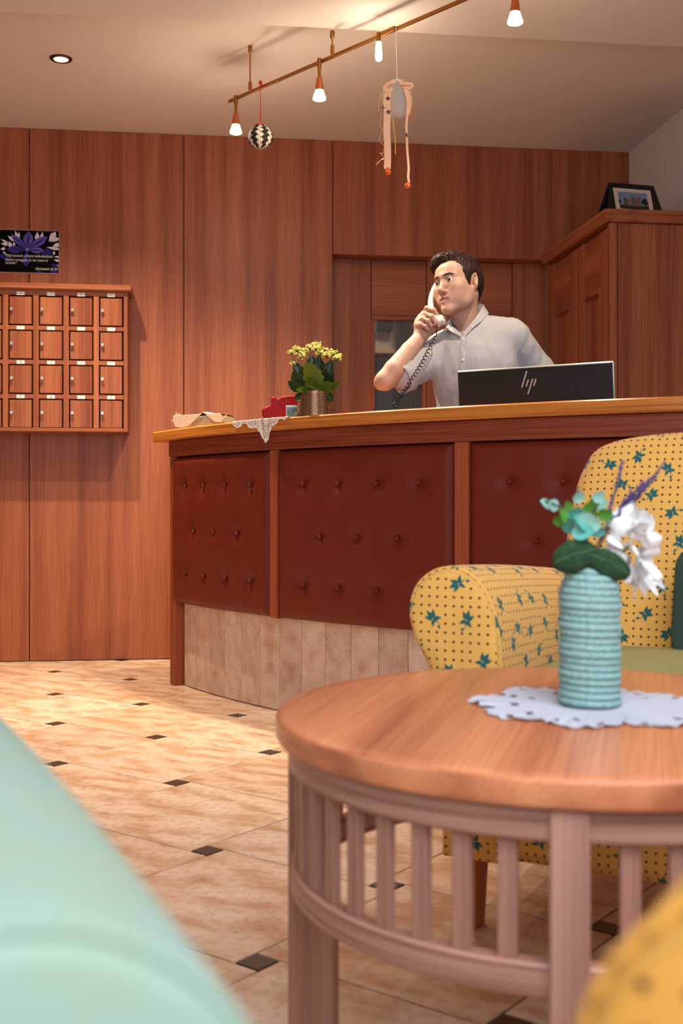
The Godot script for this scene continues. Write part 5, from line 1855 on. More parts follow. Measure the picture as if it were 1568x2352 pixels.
	for i in cf.v.size():
		var g := atan2(cf.v[i].z, cf.v[i].x)
		cf.v[i] += Vector3(cos(g), 0, sin(g)) * (0.0022 * sin(g * 5.0 + cf.v[i].y * 90.0)) + Vector3(0, 0.004 * sin(g * 2.0 + 1.0), 0)
	part("rolled_cuff", cf.mesh(60.0), cloth, shirt, Transform3D(cb, c0.lerp(c1, 0.3)))
	# trousers and shoes, hidden by the counter from the lounge
	var tf := Field.new()
	tf.egg(P(1095, 1075, 0.014), Vector3(0.160, 0.13, 0.118), 0.04)
	var hip := [P(1062, 1100, 0.03), P(1128, 1100, 0.0)]
	for k in 2:
		var foot := Vector3(hip[k].x + (k - 0.5) * 0.06, 0.06, hip[k].z)
		tf.cone(hip[k], hip[k].lerp(foot, 0.5), 0.090, 0.070, 0.03)
		tf.cone(hip[k].lerp(foot, 0.5), foot, 0.070, 0.060, 0.02)
	var tm := MB.new()
	nets_all(tf, 0.014, tm)
	part("trousers", tm.mesh(180.0), mottled("trouser_navy", Color(0.09, 0.10, 0.14), Color(0.8, 0.8, 0.8), Color(1, 1, 1), 20.0, 0.9), man)
	for k in 2:
		var foot := Vector3(hip[k].x + (k - 0.5) * 0.06, 0.0, hip[k].z)
		var sf := Field.new()
		var toe := -fwd * 0.17 - rgt * 0.05
		sf.cone(foot + Vector3(0, 0.045, 0) + fwd * 0.05, foot + Vector3(0, 0.036, 0) + toe, 0.042, 0.034, 0.02)
		sf.egg(foot + Vector3(0, 0.06, 0), Vector3(0.045, 0.05, 0.05), 0.03)
		var sm := MB.new()
		nets_all(sf, 0.010, sm)
		part("shoe", sm.mesh(180.0), plain("shoe_black", Color(0.03, 0.025, 0.022), 0.4), man)

func telephone(_chains: Array) -> void:
	var base := on_arc(3.50, 38.6, 0.842)
	var t := thing("telephone", "white telephone receiver with a black coiled cord held by the man", "telephone", base)
	var o := man_at - base
	var ivory := plain("receiver_ivory", Color(0.86, 0.84, 0.78), 0.28)
	var path := [P(1010, 650, 0.075) + o, P(1000, 664, 0.060) + o, P(992, 682, 0.036) + o, P(989, 702, 0.006) + o, P(993, 720, -0.022) + o, P(1003, 734, -0.042) + o, P(1013, 744, -0.052) + o]
	var sp := spline(path, 5)
	var sc := []
	for i in sp.size():
		var u := float(i) / (sp.size() - 1)
		sc.append((1.0 + 0.22 * pow(absf(2.0 * u - 1.0), 2.0)) * (0.55 if i == 0 or i == sp.size() - 1 else (0.9 if i == 1 or i == sp.size() - 2 else 1.0)))
	var inward := (hc_dir())
	var hs := part("receiver", sweep(rrect(0.022, 0.034, 0.009, 4), frames(sp, inward), true, sc).mesh(60.0), ivory, t)
	hs.set_meta("label", "white curved receiver")
	for k in [1, -2]:
		var fr: Transform3D = frames(sp, inward)[3 if k == 1 else sp.size() - 4]
		part("cap", lathe([Vector2(0, 0.012), Vector2(0.016, 0.012), Vector2(0.021, 0.006), Vector2(0.020, -0.004), Vector2(0, -0.006)], 20).mesh(50.0), ivory, t, Transform3D(Basis(fr.basis.y, fr.basis.x, fr.basis.y.cross(fr.basis.x)), fr.origin + fr.basis.x * 0.010))
	# coiled cord: straight out of the mouthpiece, then a coil that sags to the desk
	var c0 := P(1003, 748, -0.066) + o
	var c1 := P(1002, 770, -0.075) + o
	var line := spline([c1, P(988, 796, -0.095) + o, P(966, 838, -0.115) + o, P(936, 886, -0.135) + o, P(905, 934, -0.06) + o, cam(885, 1000, 4.35) - base, cam(872, 1085, 4.36) - base, Vector3(0.0, 0.045, -0.02)], 10)
	var coil := [c0, c0.lerp(c1, 0.5)]
	var fr2 := frames(line)
	var total := 0.0
	for i in line.size() - 1: total += (line[i + 1] - line[i]).length()
	var turns := 46.0
	var done := 0.0
	for i in line.size() - 1:
		var seg: float = (line[i + 1] - line[i]).length()
		var cnt := maxi(2, int(seg / total * turns * 14))
		for j in cnt:
			var u := float(j) / cnt
			var a: float = (done + seg * u) / total * turns * TAU
			var q: Transform3D = fr2[i].interpolate_with(fr2[i + 1], u)
			var r := 0.0058 * clampf((done + seg * u) / 0.01, 0.1, 1.0)
			coil.append(q.origin + q.basis.x * cos(a) * r + q.basis.y * sin(a) * r)
		done += seg
	part("coiled_cord", tube(coil, 0.0020, 6).mesh(180.0), plain("cord_black", Color(0.012, 0.012, 0.013), 0.30), t)
	var bm := box_mb(Vector3(0.19, 0.05, 0.22), 0.012)
	for i in bm.v.size():
		if bm.v[i].y > 0 and bm.v[i].z < 0: bm.v[i].y += 0.035
	part("phone_base", bm.mesh(30.0), ivory, t, Transform3D(turned(Vector3.UP, 2.4), Vector3(0, 0.025, 0)))
	var key := box(Vector3(0.013, 0.005, 0.011), 0.0015)
	for r in 4:
		for c in 3:
			part("key", key, plain("key_grey", Color(0.35, 0.35, 0.36), 0.5), t, Transform3D(turned(Vector3.UP, 2.4) * turned(Vector3.RIGHT, 0.155), turned(Vector3.UP, 2.4) * Vector3(-0.02 + c * 0.02, 0.074 - r * 0.0028, -0.02 + r * 0.018)))

func hc_dir() -> Vector3:   # from the receiver towards the head
	return (rgt * 0.75 - fwd * 0.05 + Vector3(0, 0.1, 0)).normalized()

# ---------------------------------------------------------------- things on the counter
func edge_at(px: float, r: float, y: float) -> Vector3:   # where the line of sight through a column meets the arc of radius r
	var dir := fwd + rgt * ((px - 784.0) / FPX)
	var a := dir.x * dir.x + dir.z * dir.z
	var b := -2.0 * (dir.x * MID.x + dir.z * MID.z)
	var c := MID.x * MID.x + MID.z * MID.z - r * r
	var t := (-b - sqrt(b * b - 4 * a * c)) / (2 * a)
	return Vector3(dir.x * t, y, dir.z * t)

func build_counter_things() -> void:
	monitor()
	basket()
	lace_runner()
	hippo()
	photo_card()
	flower_pot()
	# wooden bowl at the edge of the picture
	var bw := thing("wooden_bowl", "shallow turned wooden bowl on the counter behind the yellow armchair", "bowl", on_arc(3.69, 60.6, 1.121))
	part("bowl", lathe([Vector2(0, 0.0), Vector2(0.045, 0.0), Vector2(0.075, 0.008), Vector2(0.100, 0.022), Vector2(0.112, 0.030), Vector2(0.113, 0.034), Vector2(0.108, 0.034), Vector2(0.09, 0.024), Vector2(0.05, 0.010), Vector2(0, 0.008)], 40).mesh(50.0), wood("bowl_wood", Color(0.72, 0.42, 0.17), 0, 0.35, Vector3.ZERO, false, 8.0), bw)
	part("foot_ring", lathe([Vector2(0.030, 0.001), Vector2(0.046, 0.001), Vector2(0.046, -0.0008), Vector2(0.030, -0.0008)], 32).mesh(30.0), mats["bowl_wood"], bw)

func monitor() -> void:
	var tl := Vector3(0.919, 1.265, -3.965)
	var tr_ := Vector3(1.361, 1.265, -3.626)
	var u := (tr_ - tl).normalized()
	var n := u.cross(Vector3.UP)
	if n.dot(EYE - tl) < 0.0: n = -n
	var w := (tr_ - tl).length()
	var h := 0.335
	var mid := (tl + tr_) / 2
	var foot := Vector3(mid.x, 0.8415, mid.z) - n * 0.05
	var m := thing("computer_monitor", "black back of a wide computer monitor with a chrome slanted-bar emblem", "monitor", foot)
	var b := Basis(u, Vector3.UP, n) * turned(Vector3.RIGHT, 0.11)
	var top := mid - foot
	var c := top - b * Vector3(0, h / 2, 0)
	var black := plain("monitor_black", Color(0.010, 0.010, 0.014), 0.5)
	var silver := plain("monitor_silver", Color(0.70, 0.68, 0.66), 0.30, 0.8)
	part("edge_frame", box(Vector3(w, h, 0.010), 0.003), silver, m, Transform3D(b, c))
	part("back_cover", box(Vector3(w - 0.006, h - 0.006, 0.010), 0.003), black, m, Transform3D(b, c + b * Vector3(0, 0, 0.005)))
	part("lower_bulge", box(Vector3(w * 0.6, h * 0.4, 0.03), 0.012), black, m, Transform3D(b, c + b * Vector3(0, -h * 0.26, 0.020)))
	part("screen", box(Vector3(w - 0.012, h - 0.014, 0.002), 0.0), plain("monitor_screen", Color(0.02, 0.02, 0.025), 0.12), m, Transform3D(b, c + b * Vector3(0, 0, -0.0055)))
	part("stand_neck", box(Vector3(0.05, 0.24, 0.016), 0.004), silver, m, xf(0, 0.125, 0))
	var sb := box_mb(Vector3(0.22, 0.012, 0.17), 0.004)
	part("stand_foot", sb.mesh(20.0), silver, m, Transform3D(Basis(u, Vector3.UP, n), Vector3(0, 0.006, 0)))
	var lg := Node3D.new()
	lg.name = "emblem"
	m.add_child(lg)
	lg.transform = Transform3D(b, c + b * Vector3(-0.012, h / 2 - 0.054, 0.0108))
	var chrome := plain("chrome", Color(0.88, 0.87, 0.86), 0.12, 1.0)
	for q in [[-0.0172, 0.0105, 0.056], [-0.0065, -0.0025, 0.0245], [0.0035, -0.0150, 0.052], [0.0205, -0.001, 0.0245]]:
		var sm := box_mb(Vector3(0.0060, q[2], 0.003), 0.0008)
		for i in sm.v.size(): sm.v[i].x += sm.v[i].y * 0.36
		part("bar", sm.mesh(20.0), chrome, lg, xf(q[0], q[1], 0))

func basket() -> void:
	var u := Vector3(0.80, 0, 0.60)
	var n := Vector3(-0.60, 0, 0.80)
	var b := Basis(u, Vector3.UP, n)
	var o := thing("cloth_basket", "small checked box under a fringed cream cloth on the counter end", "basket", Vector3(0.046, 1.121, -5.005))
	o.basis = b
	var im := Image.create(64, 64, false, Image.FORMAT_RGB8)
	im.fill(Color(0.88, 0.82, 0.68))
	for y in 64:
		for x in 64:
			var k := (1 if x % 32 < 14 else 0) + (1 if y % 32 < 14 else 0)
			if k: im.set_pixel(x, y, Color(0.88, 0.82, 0.68).lerp(Color(0.12, 0.13, 0.07), 0.45 * k))
	var bm := box_mb(Vector3(0.235, 0.052, 0.098), 0.004)
	part("box", bm.mesh(20.0), painted("gingham", im, 0.9, Vector3(78, 78, 1)), o, xf(0.005, 0.026, 0))
	# cloth: over the top with two folded-back corners in front
	var cream := mottled("cream_cloth", Color(0.90, 0.80, 0.68), Color(0.88, 0.88, 0.88), Color(1, 1, 1), 20.0, 0.95)
	var m := MB.new()
	var nx := 30
	var prof := [Vector2(-0.056, 0.006), Vector2(-0.055, 0.030), Vector2(-0.052, 0.054), Vector2(-0.02, 0.057), Vector2(0.02, 0.0575), Vector2(0.050, 0.056)]
	for i in nx + 1:
		var x := lerpf(-0.128, 0.126, float(i) / nx)
		for j in prof.size():
			var hump := 0.012 * exp(-pow((x - 0.03) / 0.022, 2.0)) if j > 2 else 0.0
			m.add(Vector3(x, prof[j].y + hump + 0.0012 * sin(x * 70.0 + j), prof[j].x), Vector2(x, prof[j].x))
	var k := prof.size()
	for i in nx:
		for j in k - 1: m.quad(i * k + j, i * k + j + 1, (i + 1) * k + j + 1, (i + 1) * k + j)
	m.fix(Vector3.UP)
	part("cloth", m.mesh(60.0), cream, o)
	for s in [-1, 1]:
		var poly := [Vector2(-0.128, 0.057), Vector2(-0.126, 0.030), Vector2(-0.118, 0.010), Vector2(-0.085, 0.004), Vector2(-0.045, 0.010), Vector2(-0.018, 0.030), Vector2(0.012, 0.052), Vector2(0.030, 0.066), Vector2(0.016, 0.060)] if s < 0 else [Vector2(0.030, 0.067), Vector2(0.055, 0.050), Vector2(0.082, 0.030), Vector2(0.100, 0.022), Vector2(0.126, 0.020), Vector2(0.128, 0.048), Vector2(0.122, 0.058), Vector2(0.06, 0.060)]
		part("flap", slab(poly, 0.0024, 0.0008).mesh(30.0), cream, o, xf(0, 0, 0.0525))
		var ends := [Vector3(-0.129, 0.058, 0.02), Vector3(-0.129, 0.03, 0.053)] if s < 0 else [Vector3(0.128, 0.056, 0.02), Vector3(0.128, 0.03, 0.053)]
		var fr := MB.new()
		var rng := RandomNumberGenerator.new()
		rng.seed = 30 + s
		for i in 26:
			var p: Vector3 = (ends[0] as Vector3).lerp(ends[1], rng.randf())
			if i < 9 and s < 0: p = Vector3(lerpf(-0.125, -0.09, i / 9.0), 0.0575, 0.04)
			fr.append(tube([p, p + Vector3(s * rng.randf_range(0.004, 0.008), rng.randf_range(-0.006, 0.008), rng.randf_range(-0.004, 0.005)) + (Vector3(0, 0.010, 0) if i < 9 and s < 0 else Vector3.ZERO)], 0.0006, 4))
		part("fringe", fr.mesh(60.0), cream, o).set_meta("kind", "stuff")
	var le := thing("leaflet", "grey printed leaflet lying beside the checked box on the counter", "leaflet", Vector3(0.175, 1.1205, -4.735), -0.72)
	for i in 3:
		part("sheet", box(Vector3(0.105, 0.0012, 0.15), 0.0), plain("leaflet%d" % i, [Color(0.55, 0.55, 0.54), Color(0.70, 0.67, 0.62), Color(0.42, 0.30, 0.27)][i], 0.5), le, Transform3D(turned(Vector3.UP, i * 0.10), Vector3(0, 0.0008 + i * 0.0014, 0)))

func lace_runner() -> void:
	var at := edge_at(600, 3.78, 1.12)
	var o := thing("lace_runner", "white crocheted lace hanging over the worktop edge below the red hippo", "doily", at)
	var shape := [[533, 0.0], [537, 0.020], [545, 0.030], [553, 0.027], [560, 0.014], [566, 0.017], [573, 0.034], [583, 0.037], [590, 0.036], [596, 0.052], [604, 0.078], [611, 0.096], [617, 0.086], [621, 0.054], [628, 0.034], [637, 0.026], [641, 0.012], [647, 0.010], [655, 0.016], [659, 0.006], [663, 0.0]]
	var m := MB.new()
	var nx := 130
	var ny := 44
	var r := 3.8035
	for i in nx + 1:
		var px := lerpf(533.0, 663.0, float(i) / nx)
		var l := 0.0
		for k in shape.size() - 1:
			if px >= shape[k][0] and px <= shape[k + 1][0]: l = lerpf(shape[k][1], shape[k + 1][1], smoothstep(0.0, 1.0, (px - shape[k][0]) / (shape[k + 1][0] - shape[k][0])))
		var e := edge_at(px, r, 1.1225)
		var rad := (e - MID)
		rad.y = 0.0
		rad = rad.normalized()
		for j in ny + 1:
			var t := float(j) / ny
			var s := lerpf(-0.085, l, t)    # along the cloth: negative on the worktop, positive down the front
			var p := e
			if s < -0.004: p += rad * (s + 0.002)
			elif s < 0.004:
				var a := (s + 0.004) / 0.008 * PI / 2
				p += rad * 0.002 * sin(a) + Vector3(0, -0.002 * (1 - cos(a)), 0)
			else: p += Vector3(0, -(s - 0.002), 0) + rad * 0.0025
			m.add(p - at, Vector2(px, s))
	for i in nx:
		for j in ny:
			var px := m.uv[i * (ny + 1) + j].x
			var s := m.uv[i * (ny + 1) + j].y
			var hole := false
			if s > -0.06:
				var c := px - 611.0
				if px > 594 and px < 622:      # the pineapple motif: spokes towards the tip
					var lim := 13.0 - maxf(s, 0.0) * 110.0
					hole = absf(c) > lim * 0.45 and absf(c) < lim * 0.92 and fposmod(s * 320.0 + absf(c) * 0.12, 2.0) < 1.0
					if s > 0.02 and s < 0.085 and absf(c) < lim * 0.40: hole = fposmod(s * 420.0, 2.0) < 0.9 and fposmod(c * 0.45 + floor(s * 210.0), 2.0) < 0.9
				else:
					var g := fposmod(px * 0.19, 1.0)
					hole = g > 0.3 and g < 0.75 and fposmod(s * 95.0 + floor(px * 0.19) * 0.5, 1.0) < 0.52
			var last := j >= ny - 3
			if hole and not last and j > 2: continue
			var p := i * (ny + 1) + j
			m.quad(p, p + 1, p + ny + 2, p + ny + 1)
	m.fix(-fwd + Vector3.UP)
	part("lace", m.mesh(70.0), plain("lace_cotton", Color(0.92, 0.89, 0.86), 0.9, 0.0, 0.1, 90.0), o)

func zpt(x: float, y: float, k := 0.000234) -> Vector2:   # outline points read from an enlarged view, to metres
	return Vector2((x - 425.0) * k, (1400.0 - y) * k)

func hippo() -> void:
	var foot := cam(640, 1156, 4.43)
	foot.y = 1.121
	var o := thing("red_hippo", "red wooden hippo figure with engraved hearts next to the flower pot", "figurine", foot)
	o.basis = Basis(rgt, Vector3.UP, -fwd) * turned(Vector3.UP, 0.12)
	var pts := []
	for q in [[148, 1290], [160, 1232], [205, 1200], [262, 1180], [292, 1150], [305, 1100], [300, 1058], [325, 1030], [360, 1033], [385, 1056], [430, 1056], [470, 1030], [560, 1016], [680, 1010], [720, 1030], [735, 1100], [738, 1300], [730, 1400], [640, 1400], [600, 1385], [560, 1400], [362, 1400], [350, 1362], [318, 1352], [300, 1368], [270, 1394], [215, 1400], [165, 1365]]: pts.append(zpt(q[0], q[1]))
	var red := plain("hippo_red", Color(0.58, 0.045, 0.075), 0.5)
	red.metallic_specular = 0.25
	part("body", slab(loop_spline(pts, 3), 0.030, 0.003).mesh(50.0), red, o)
	var pale := plain("hippo_engraving", Color(0.66, 0.16, 0.15), 0.6)
	var deep := plain("hippo_inlay", Color(0.22, 0.02, 0.03), 0.6)
	for q in [[395, 1125, 0.3], [425, 1205, -0.2], [565, 1080, 0.5], [575, 1165, -0.4]]:
		var c := zpt(q[0], q[1])
		var ring := []
		for p in petal(Vector2.ZERO, q[2] + 2.2, 0.015, 0.0075): ring.append(Vector3((p + c).x, (p + c).y, 0.0152))
		ring.append(ring[0])
		part("engraving", tube(ring, 0.0007, 5).mesh(60.0), pale, o)
		part("inlay", slab(petal(Vector2.ZERO, q[2] + 2.2, 0.009, 0.0045), 0.001).mesh(20.0), deep, o, xf(c.x, c.y, 0.0152))
	for k in 5:
		var c := zpt(470, 1140)
		var a := 0.5 + k * 0.45
		part("engraving", tube(spline([Vector3(c.x, c.y, 0.0152), Vector3(c.x + cos(a) * 0.008, c.y + sin(a) * 0.006, 0.0152), Vector3(c.x + cos(a + 0.3) * 0.015, c.y + sin(a + 0.3) * 0.012, 0.0152)], 4), 0.0006, 5).mesh(60.0), pale, o)
	var er := zpt(332, 1065)
	part("engraving", lathe([Vector2(0.0030, 0), Vector2(0.0040, 0.0006), Vector2(0.0044, 0)], 14).mesh(60.0), pale, o, Transform3D(turned(Vector3.RIGHT, PI / 2), Vector3(er.x, er.y, 0.0150)))

func photo_card() -> void:
	var im := Image.create(128, 84, false, Image.FORMAT_RGB8)
	im.fill(Color(0.90, 0.86, 0.80))
	im.fill_rect(Rect2i(3, 14, 122, 67), Color(0.42, 0.47, 0.56))
	var rng := RandomNumberGenerator.new()
	rng.seed = 17
	for x in range(3, 125):
		var t := int(30 + 5 * sin(x * 0.07) + 3 * sin(x * 0.21))
		for y in range(t, 81): im.set_pixel(x, y, Color(0.24, 0.30, 0.14).lerp(Color(0.36, 0.38, 0.18), rng.randf()))
	for k in 60:
		fill_poly(im, oval(Vector2(rng.randf_range(4, 124), rng.randf_range(36, 78)), rng.randf_range(2, 5), rng.randf_range(2, 4), 8), [Color(0.15, 0.22, 0.09), Color(0.33, 0.36, 0.15), Color(0.45, 0.42, 0.28)][k % 3])
	for q in [[62, 50, 20, 8], [70, 58, 26, 9], [86, 52, 12, 9], [60, 62, 12, 7]]:
		im.fill_rect(Rect2i(q[0], q[1], q[2], q[3]), Color(0.82, 0.76, 0.70))
		im.fill_rect(Rect2i(q[0] - 1, q[1] - 3, q[2] + 2, 3), Color(0.40, 0.18, 0.13))
	var foot := cam(678, 1156, 4.31)
	foot.y = 1.1205
	var o := thing("photo_card", "small landscape photo card propped against the flower pot", "photo", foot)
	o.basis = Basis(rgt, Vector3.UP, -fwd) * turned(Vector3.UP, 0.10)
	var b := turned(Vector3.RIGHT, -0.16)
	part("card", box(Vector3(0.069, 0.047, 0.0018), 0.0), plain("card_white", Color(0.85, 0.82, 0.78), 0.5), o, Transform3D(b, b * Vector3(0, 0.0235, 0)))
	var m := MB.new()
	for q in [[-0.034, 0.001], [0.034, 0.001], [0.034, 0.046], [-0.034, 0.046]]: m.add(Vector3(q[0], q[1], 0), Vector2((q[0] + 0.034) / 0.068, 1.0 - (q[1] - 0.001) / 0.045))
	m.quad(0, 1, 2, 3)
	m.fix(Vector3.BACK)
	part("print", m.mesh(), painted("landscape_print", im, 0.35), o, Transform3D(b, b * Vector3(0, 0, 0.0013) + Vector3(0, 0.0006, 0)))
	part("easel", box(Vector3(0.03, 0.001, 0.03), 0.0), mats["card_white"], o, Transform3D(turned(Vector3.RIGHT, 0.7), Vector3(0, 0.014, -0.014)))

func flower_pot() -> void:
	var foot := cam(722, 1156, 4.285)
	foot.y = 1.121
	var o := thing("potted_kalanchoe", "yellow flowering kalanchoe in a bronze herringbone pot on the counter", "potted plant", foot)
	o.basis = Basis(rgt, Vector3.UP, -fwd)
	# pot with a raised herringbone: two slanted bars in every column and row
	var bronze := plain("pot_bronze", Color(0.50, 0.37, 0.26), 0.28, 0.8)
	var pot := lathe([Vector2(0, 0.0), Vector2(0.0640, 0.0), Vector2(0.0655, 0.003), Vector2(0.0645, 0.012), Vector2(0.0620, 0.05), Vector2(0.0600, 0.086), Vector2(0.0595, 0.092), Vector2(0.0570, 0.092), Vector2(0.0560, 0.080), Vector2(0.0, 0.078)], 64)
	var bar := box_mb(Vector3(0.0112, 0.0030, 0.0034), 0.0011)
	for i in 20:
		for j in 10:
			for h in [-1.0, 1.0]:
				var y := 0.010 + j * 0.0078
				var an: float = TAU * (i + 0.5 + h * 0.24) / 20.0
				var dir := Vector3(cos(an), 0, sin(an))
				var x := Vector3.UP.cross(dir)
				pot.append(bar, Transform3D(Basis(x, Vector3.UP, dir) * turned(Vector3.BACK, h * 0.62), dir * (0.0648 - y * 0.056) + Vector3(0, y, 0)))
	part("pot", pot.mesh(40.0), bronze, o)
	part("soil", lathe([Vector2(0, 0.084), Vector2(0.055, 0.082), Vector2(0.0555, 0.078)], 24).mesh(50.0), plain("soil", Color(0.07, 0.045, 0.03), 1.0), o)
	var g := []
	for i in 3:
		var m := plain("kalanchoe_leaf%d" % i, [Color(0.10, 0.22, 0.06), Color(0.30, 0.38, 0.07), Color(0.07, 0.16, 0.05)][i], 0.35)
		m.backlight_enabled = true; m.backlight = Color(0.20, 0.26, 0.08)
		g.append(m)
	var k := 0.000226   # metres for one step of the enlarged view
	var leaves := [[1090, 900, 860, 450, 0.055, 0.036, 1, 0.30], [960, 930, 900, 715, 0.045, 0.030, 1, 0.45], [790, 900, 640, 600, 0.02, 0.030, 0, 0.25], [700, 930, 560, 760, 0.03, 0.016, 0, 0.3], [1150, 930, 1450, 775, 0.02, 0.016, 1, 0.25], [1120, 930, 1330, 800, 0.045, 0.024, 1, 0.3], [1250, 950, 1300, 1130, 0.05, 0.016, 0, 0.1], [700, 960, 695, 1120, 0.05, 0.010, 0, 0.1], [850, 900, 700, 930, 0.06, 0.012, 1, 0.1], [1000, 880, 950, 330, -0.01, 0.036, 2, 0.0], [1050, 880, 1080, 350, 0.0, 0.034, 2, 0.1], [1150, 900, 1280, 400, -0.01, 0.028, 2, 0.1], [850, 880, 650, 400, -0.02, 0.022, 2, -0.1], [1180, 900, 1300, 640, 0.01, 0.026, 2, 0.1], [900, 880, 780, 520, 0.015, 0.026, 0, 0.1], [980, 880, 1010, 560, -0.04, 0.036, 2, 0.0], [860, 890, 860, 480, -0.03, 0.032, 2, 0.0], [1120, 900, 1180, 560, 0.02, 0.028, 2, 0.1]]
	for q in leaves:
		var a := Vector3((q[0] - 1000.0) * k, (1340.0 - q[1]) * k, q[4] * 0.5)
		var b := Vector3((q[2] - 1000.0) * k, (1340.0 - q[3]) * k, q[4] + 0.012)
		a.x *= 0.8
		var d := b - a
		var lm := leaf_mesh(d.length(), q[5], q[7] * 0.5, 0.25, 0.10, 14)
		var y := d.normalized()
		var z := (Vector3.BACK - y * y.z).normalized()
		part("leaf", lm.mesh(60.0), g[q[6]], o, Transform3D(Basis(y.cross(z), y, z), a))
	var yel := plain("kalanchoe_yellow", Color(0.93, 0.89, 0.46), 0.6)
	yel.backlight_enabled = true; yel.backlight = Color(0.4, 0.36, 0.1)
	var rng := RandomNumberGenerator.new()
	rng.seed = 40
	var fl := MB.new()
	for p in 4:
		var a := p * PI / 2
		var pe := leaf_mesh(0.0046, 0.0022, 0.35, 0.1, 0.0, 3)
		fl.append(pe, Transform3D(turned(Vector3.UP, a) * turned(Vector3.RIGHT, 0.9), Vector3.ZERO))
	fl.append(ball(Vector3(0.0012, 0.0016, 0.0012), 6, 4))
	for q in [[620, 280, 52, 0.0], [715, 230, 58, 0.01], [775, 345, 62, 0.03], [645, 465, 34, 0.01], [850, 255, 55, 0.0], [925, 205, 60, 0.02], [1035, 160, 68, 0.0], [1035, 245, 55, 0.03], [1085, 320, 55, 0.03], [1160, 255, 62, 0.0], [1205, 345, 64, 0.03], [1300, 275, 62, 0.0], [1360, 400, 60, 0.02], [1385, 330, 44, 0.0]]:
		var c := Vector3((q[0] - 1000.0) * k, (1340.0 - q[1]) * k, q[3])
		var r: float = q[2] * k
		var st := part("flower_stem", tube(spline([Vector3(c.x * 0.35, 0.085, 0), Vector3(c.x * 0.7, 0.15, c.z * 0.5), c + Vector3(0, -0.006, 0)], 5), 0.0016, 5).mesh(60.0), plain("flower_stem_green", Color(0.26, 0.34, 0.10), 0.6), o)
		var m := MB.new()
		var twig := MB.new()
		for i in 30:
			var dir := Vector3(rng.randf_range(-1, 1), rng.randf_range(-0.45, 0.8), rng.randf_range(-1, 1)).normalized() * rng.randf_range(0.6, 1.35)
			m.append(fl, Transform3D(aim(dir + Vector3(0, 0.4, 0), rng.randf() * 2.0), c + dir * r * Vector3(1.1, 0.75, 1.1)))
			twig.append(tube([c + Vector3(0, -r * 0.8, 0), c + dir * r * Vector3(1.1, 0.75, 1.1)], 0.0006, 4))
		part("twigs", twig.mesh(60.0), mats["flower_stem_green"], st).set_meta("kind", "stuff")
		part("blossom", m.mesh(60.0), yel, st).set_meta("kind", "stuff")

# ---------------------------------------------------------------- ornaments hung on the rail, poster
func build_ornaments() -> void:
	# folded-fabric ball on a red ribbon
	var c := cam(598, 315, 4.77)
	var top := cam(598, 191, 4.77)
	var o := thing("folded_ball", "ball of folded white and dark printed fabric hanging by a red ribbon", "ornament", c)
	var r := 0.0455
	part("core", ball(Vector3.ONE * r, 32, 20).mesh(180.0), plain("ball_cream", Color(0.80, 0.75, 0.66), 0.9), o)
	var cream := plain("fold_cream", Color(0.84, 0.80, 0.72), 0.8)
	var dk := mottled("fold_dark", Color(0.22, 0.16, 0.10), Color(0.35, 0.5, 0.25), Color(1.0, 0.75, 0.6), 40.0, 0.8, 0.02, 3)
	var rows := 13
	for j in rows:
		var el := lerpf(1.25, -1.30, float(j) / (rows - 1))
		for i in 12:
			var a := TAU * (i + 0.5 * (j % 2)) / 12
			var dir := Vector3(cos(a) * cos(el), sin(el), sin(a) * cos(el))
			var w := 0.0155 * maxf(0.25, cos(el)) + 0.002
			var m := MB.new()
			var tip := m.add(Vector3(0, -0.0130, 0.0050)); var l := m.add(Vector3(-w, 0.006, 0.0005)); var rr := m.add(Vector3(w, 0.006, 0.0005)); var mid := m.add(Vector3(0, 0.006, 0.0035)); var bl := m.add(Vector3(0, 0.0, -0.004))
			m.tri(tip, l, mid); m.tri(tip, mid, rr); m.tri(l, bl, mid); m.tri(mid, bl, rr); m.tri(tip, bl, l); m.tri(tip, rr, bl)
			m.convex()
			var z := dir
			var x := Vector3.UP.cross(z).normalized()
			part("fabric_fold", m.mesh(20.0), dk if ((i + (j % 2) * 0) % 2 == 0) else cream, o, Transform3D(Basis(x, z.cross(x), z), dir * r))
	var red := plain("ribbon_red", Color(0.66, 0.03, 0.05), 0.55)
	var up := top - c
	part("ribbon", sweep(rrect(0.0075, 0.0012, 0.0005, 1), [Transform3D(turned(Vector3.RIGHT, -PI / 2) * turned(Vector3.BACK, 0.2), Vector3(0, r, 0)), Transform3D(turned(Vector3.RIGHT, -PI / 2) * turned(Vector3.BACK, 0.9), Vector3(0, 0.1, 0)), Transform3D(turned(Vector3.RIGHT, -PI / 2) * turned(Vector3.BACK, 1.4), up + Vector3(0, -0.01, 0))]).mesh(40.0), red, o)
	part("ribbon_loop", box(Vector3(0.014, 0.018, 0.016), 0.003), red, o, Transform3D(Basis(Vector3.UP, -YAW), up))
	for s in [-1.0, 1.0]:
		var p := spline([Vector3(0, r + 0.004, 0), Vector3(0, r + 0.009, 0) + rgt * s * 0.010, Vector3(0, r + 0.004, 0) + rgt * s * 0.022 - fwd * 0.006, Vector3(0, r + 0.002, 0) + rgt * s * 0.008 - fwd * 0.01], 5)
		part("bow", sweep(rrect(0.0065, 0.001, 0.0004, 1), frames(p, fwd)).mesh(40.0), red, o)
	part("bow_tail", sweep(rrect(0.0065, 0.001, 0.0004, 1), frames(spline([Vector3(0, r + 0.004, 0), Vector3(0, r - 0.002, 0) - rgt * 0.016 - fwd * 0.02, Vector3(0, r - 0.014, 0) - rgt * 0.032 - fwd * 0.016], 5), fwd)).mesh(40.0), red, o)
	lace_ball()

